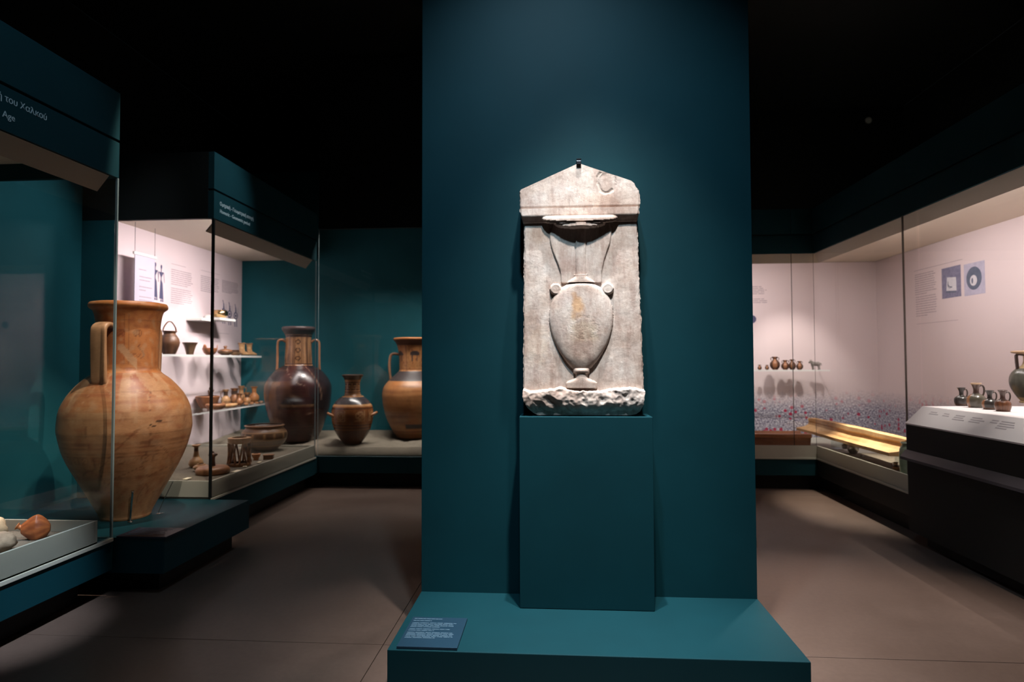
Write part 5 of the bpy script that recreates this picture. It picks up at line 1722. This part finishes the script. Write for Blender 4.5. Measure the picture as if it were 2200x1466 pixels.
# little things on the sand under it
p = on_z(1810, 968, 0.412)
t = vessel('silver_cup', 'small silver cup tipped on the sand below the cream trough', 'cup', (p.x, p.y, 0.45),
           [(0.02, 0), (0.026, 0.004), (0.035, 0.03), (0.038, 0.06), (0.042, 0.075), (0.040, 0.078)], plain((1, 1, 1), (1, 1, 1)), mat='silver', wall=0.003, depth=0.8, n=24)
t.rotation_euler = (R(70), 0, R(60))
p = on_z(1833, 975, 0.412)
t = vessel('silver_bowl', 'larger silver bowl on the sand below the cream trough', 'bowl', (p.x, p.y, 0.412),
           [(0.03, 0), (0.034, 0.004), (0.052, 0.03), (0.058, 0.06), (0.052, 0.085), (0.048, 0.095), (0.055, 0.10), (0.052, 0.103)], plain((1, 1, 1), (1, 1, 1)), mat='silver', wall=0.003, depth=0.8, n=24)
p = on_z(1852, 982, 0.412)
lump('metal_fragment', 'small grey metal fragment right of the silver bowl', (p.x, p.y, 0.41), 0.02, (0.3, 0.28, 0.25), 'clay_matt', cat='fragment', seed=4)
jug('tiny pale jug on the sand at the near end of the tray', 1925, on_z(1925, 1011, 0.412).x, 0.411, 0.075, 0.032, plain((0.5, 0.3, 0.17), BR, 8, ((0.045, 0.008),)), name='tiny_jug', group=None, hand=2.8, py=1011)
p = on_z(1946, 1010, 0.412)
vessel('green_jar', 'pale green glass jar half hidden behind the podium', 'jar', (2.955, on_x(1950, 955, 2.955).y, 0.411),
       [(0.05, 0), (0.055, 0.006), (0.062, 0.10), (0.065, 0.2), (0.06, 0.26), (0.045, 0.285), (0.045, 0.30), (0.055, 0.312), (0.052, 0.316)], plain((0.36, 0.46, 0.34), (0.28, 0.38, 0.27), 5), mat='clay_glossy', wall=0.006, depth=0.3, n=40)

# ================================================================== PODIUM: four jugs and a large pitcher
def pod_jug(label, px, py, h, r, col, spout=False, hz=0.0):
    p = on_z(px, py, ZP)
    prof = [(r * 0.80, 0), (r * 0.82, h * 0.02), (r * 0.95, h * 0.16), (r, h * 0.30), (r * 0.90, h * 0.43), (r * 0.60, h * 0.52), (r * 0.34, h * 0.58), (r * 0.29, h * 0.70), (r * 0.34, h * 0.82), (r * 0.50, h * 0.95), (r * 0.60, h * 0.985), (r * 0.56, h)]
    t = vessel('black_jug', label, 'jug', (p.x, p.y, ZP), prof, col, mat='clay_glossy', seg=40, n=44, wall=0.004, depth=0.2, group='small jugs on the podium')
    band_handle(t, hz, [(r * 0.36, h * 0.86), (r * 0.75, h * 0.90), (r * 0.98, h * 0.80), (r * 0.98, h * 0.62), (r * 0.80, h * 0.46)], r * 0.24, r * 0.16, (0.06, 0.045, 0.035), 'clay_glossy', sq=0.9)
    return t
def blackfig(panel, dark=(0.035, 0.034, 0.03), org=(0.36, 0.15, 0.06), off=0.0, lowz=0.0):
    def fn(th, z, inside):
        d = (th - off + math.pi) % (2 * math.pi) - math.pi
        c = dark
        if abs(d) < panel and z < lowz: c = org
        if 0.004 < z < 0.012: c = mixc(dark, org, 0.3)
        return c
    return fn
pod_jug('small black jug at the left of the podium jugs', 2066, 872, 0.142, 0.050, blackfig(0.0), hz=0.15)
pod_jug('pale-mouthed greenish jug, second on the podium', 2098, 876, 0.185, 0.062, lambda th, z, i: (0.50, 0.34, 0.2) if z > 0.172 else (mixc((0.09, 0.085, 0.06), (0.36, 0.17, 0.07), 1.0 if math.cos(th - 2.9) > 0.85 and z < 0.1 else 0.0) if z < 0.11 else (0.09, 0.05, 0.035)), hz=0.1)
pod_jug('small dark jug with an orange side, third on the podium', 2127, 880, 0.138, 0.049, blackfig(0.5, off=2.95, lowz=0.07), hz=0.05)
pod_jug('small brown jug at the right of the podium jugs', 2155, 884, 0.148, 0.050, lambda th, z, i: mixc((0.22, 0.09, 0.04), (0.10, 0.04, 0.02), max(0, min(1, 0.5 + 1.5 * nz(th, z, 18)))) if z < 0.075 else (0.07, 0.035, 0.025), hz=0.0)
p = on_z(2212, 866, ZP)
rr = 0.135
t = vessel('pitcher', 'large green-black pitcher with a flat pale mouth, cut by the right edge', 'pitcher', (p.x, p.y, ZP),
           [(0.065, 0), (0.07, 0.01), (0.062, 0.02), (0.085, 0.05), (0.122, 0.12), (0.134, 0.18), (0.122, 0.24), (0.085, 0.285), (0.05, 0.31), (0.036, 0.34), (0.034, 0.38), (0.045, 0.405), (0.095, 0.412), (0.115, 0.42), (0.115, 0.432), (0.10, 0.436)],
           lambda th, z, i: (0.62, 0.42, 0.26) if z > 0.404 else ((0.55, 0.42, 0.22) if z < 0.05 or z > 0.29 else mixc((0.07, 0.075, 0.06), (0.12, 0.125, 0.10), 0.5 + 0.5 * nz(th, z, 9))), mat='clay_glossy', seg=72, n=70, wall=0.006, depth=0.2)
fa = facing(p)
band_handle(t, fa - 1.05, [(0.04, 0.40), (0.085, 0.40), (0.088, 0.36), (0.085, 0.32), (0.082, 0.28)], 0.034, 0.016, (0.035, 0.02, 0.014), 'clay_glossy')
band_handle(t, fa + 2.1, [(0.04, 0.40), (0.085, 0.40), (0.088, 0.36), (0.085, 0.32), (0.082, 0.28)], 0.034, 0.016, (0.035, 0.02, 0.014), 'clay_glossy')

# ================================================================== fittings high in the dark
p = on_y(582, 290, 9.06)
t = thing('spotlight', 'black spotlight high on the dark back wall', 'spotlight', (p.x, 9.099, p.z))
v, f, c = lathe([(0.03, 0), (0.06, 0.01), (0.075, 0.05), (0.085, 0.16), (0.088, 0.2), (0.08, 0.2)], 24, 20, 0.006, 0.4, None)
M4 = Matrix.Translation((0, -0.14, 0.02)) @ Matrix.Rotation(R(120), 4, 'X')
local('lamp_head', [tuple(M4 @ Vector(q)) for q in v], f, 'black_metal', t)
v, f = boxdata(-0.02, 0.02, -0.15, 0.0, 0.06, 0.09, 0.004)
local('bracket', v, f, 'black_metal', t, False)
p = on_y(1868, 257, 9.06)
t = thing('ceiling_sensor', 'small grey sensor dome high on the dark right side', 'sensor', (p.x, 9.099, p.z))
v, f, c = lathe([(0.045, 0), (0.045, 0.012), (0.036, 0.03), (0.018, 0.042), (0.002, 0.046)], 24, 20, 0, 0, None)
M4 = Matrix.Rotation(R(90), 4, 'X')
local('dome', [tuple(M4 @ Vector(q)) for q in v], f, 'tray', t)
v, f, c = lathe([(0.055, 0), (0.055, 0.008), (0.046, 0.010)], 24, 6, 0, 0, None, 0, False)
local('base', [tuple(M4 @ Vector(q)) for q in v], f, 'black_metal', t)
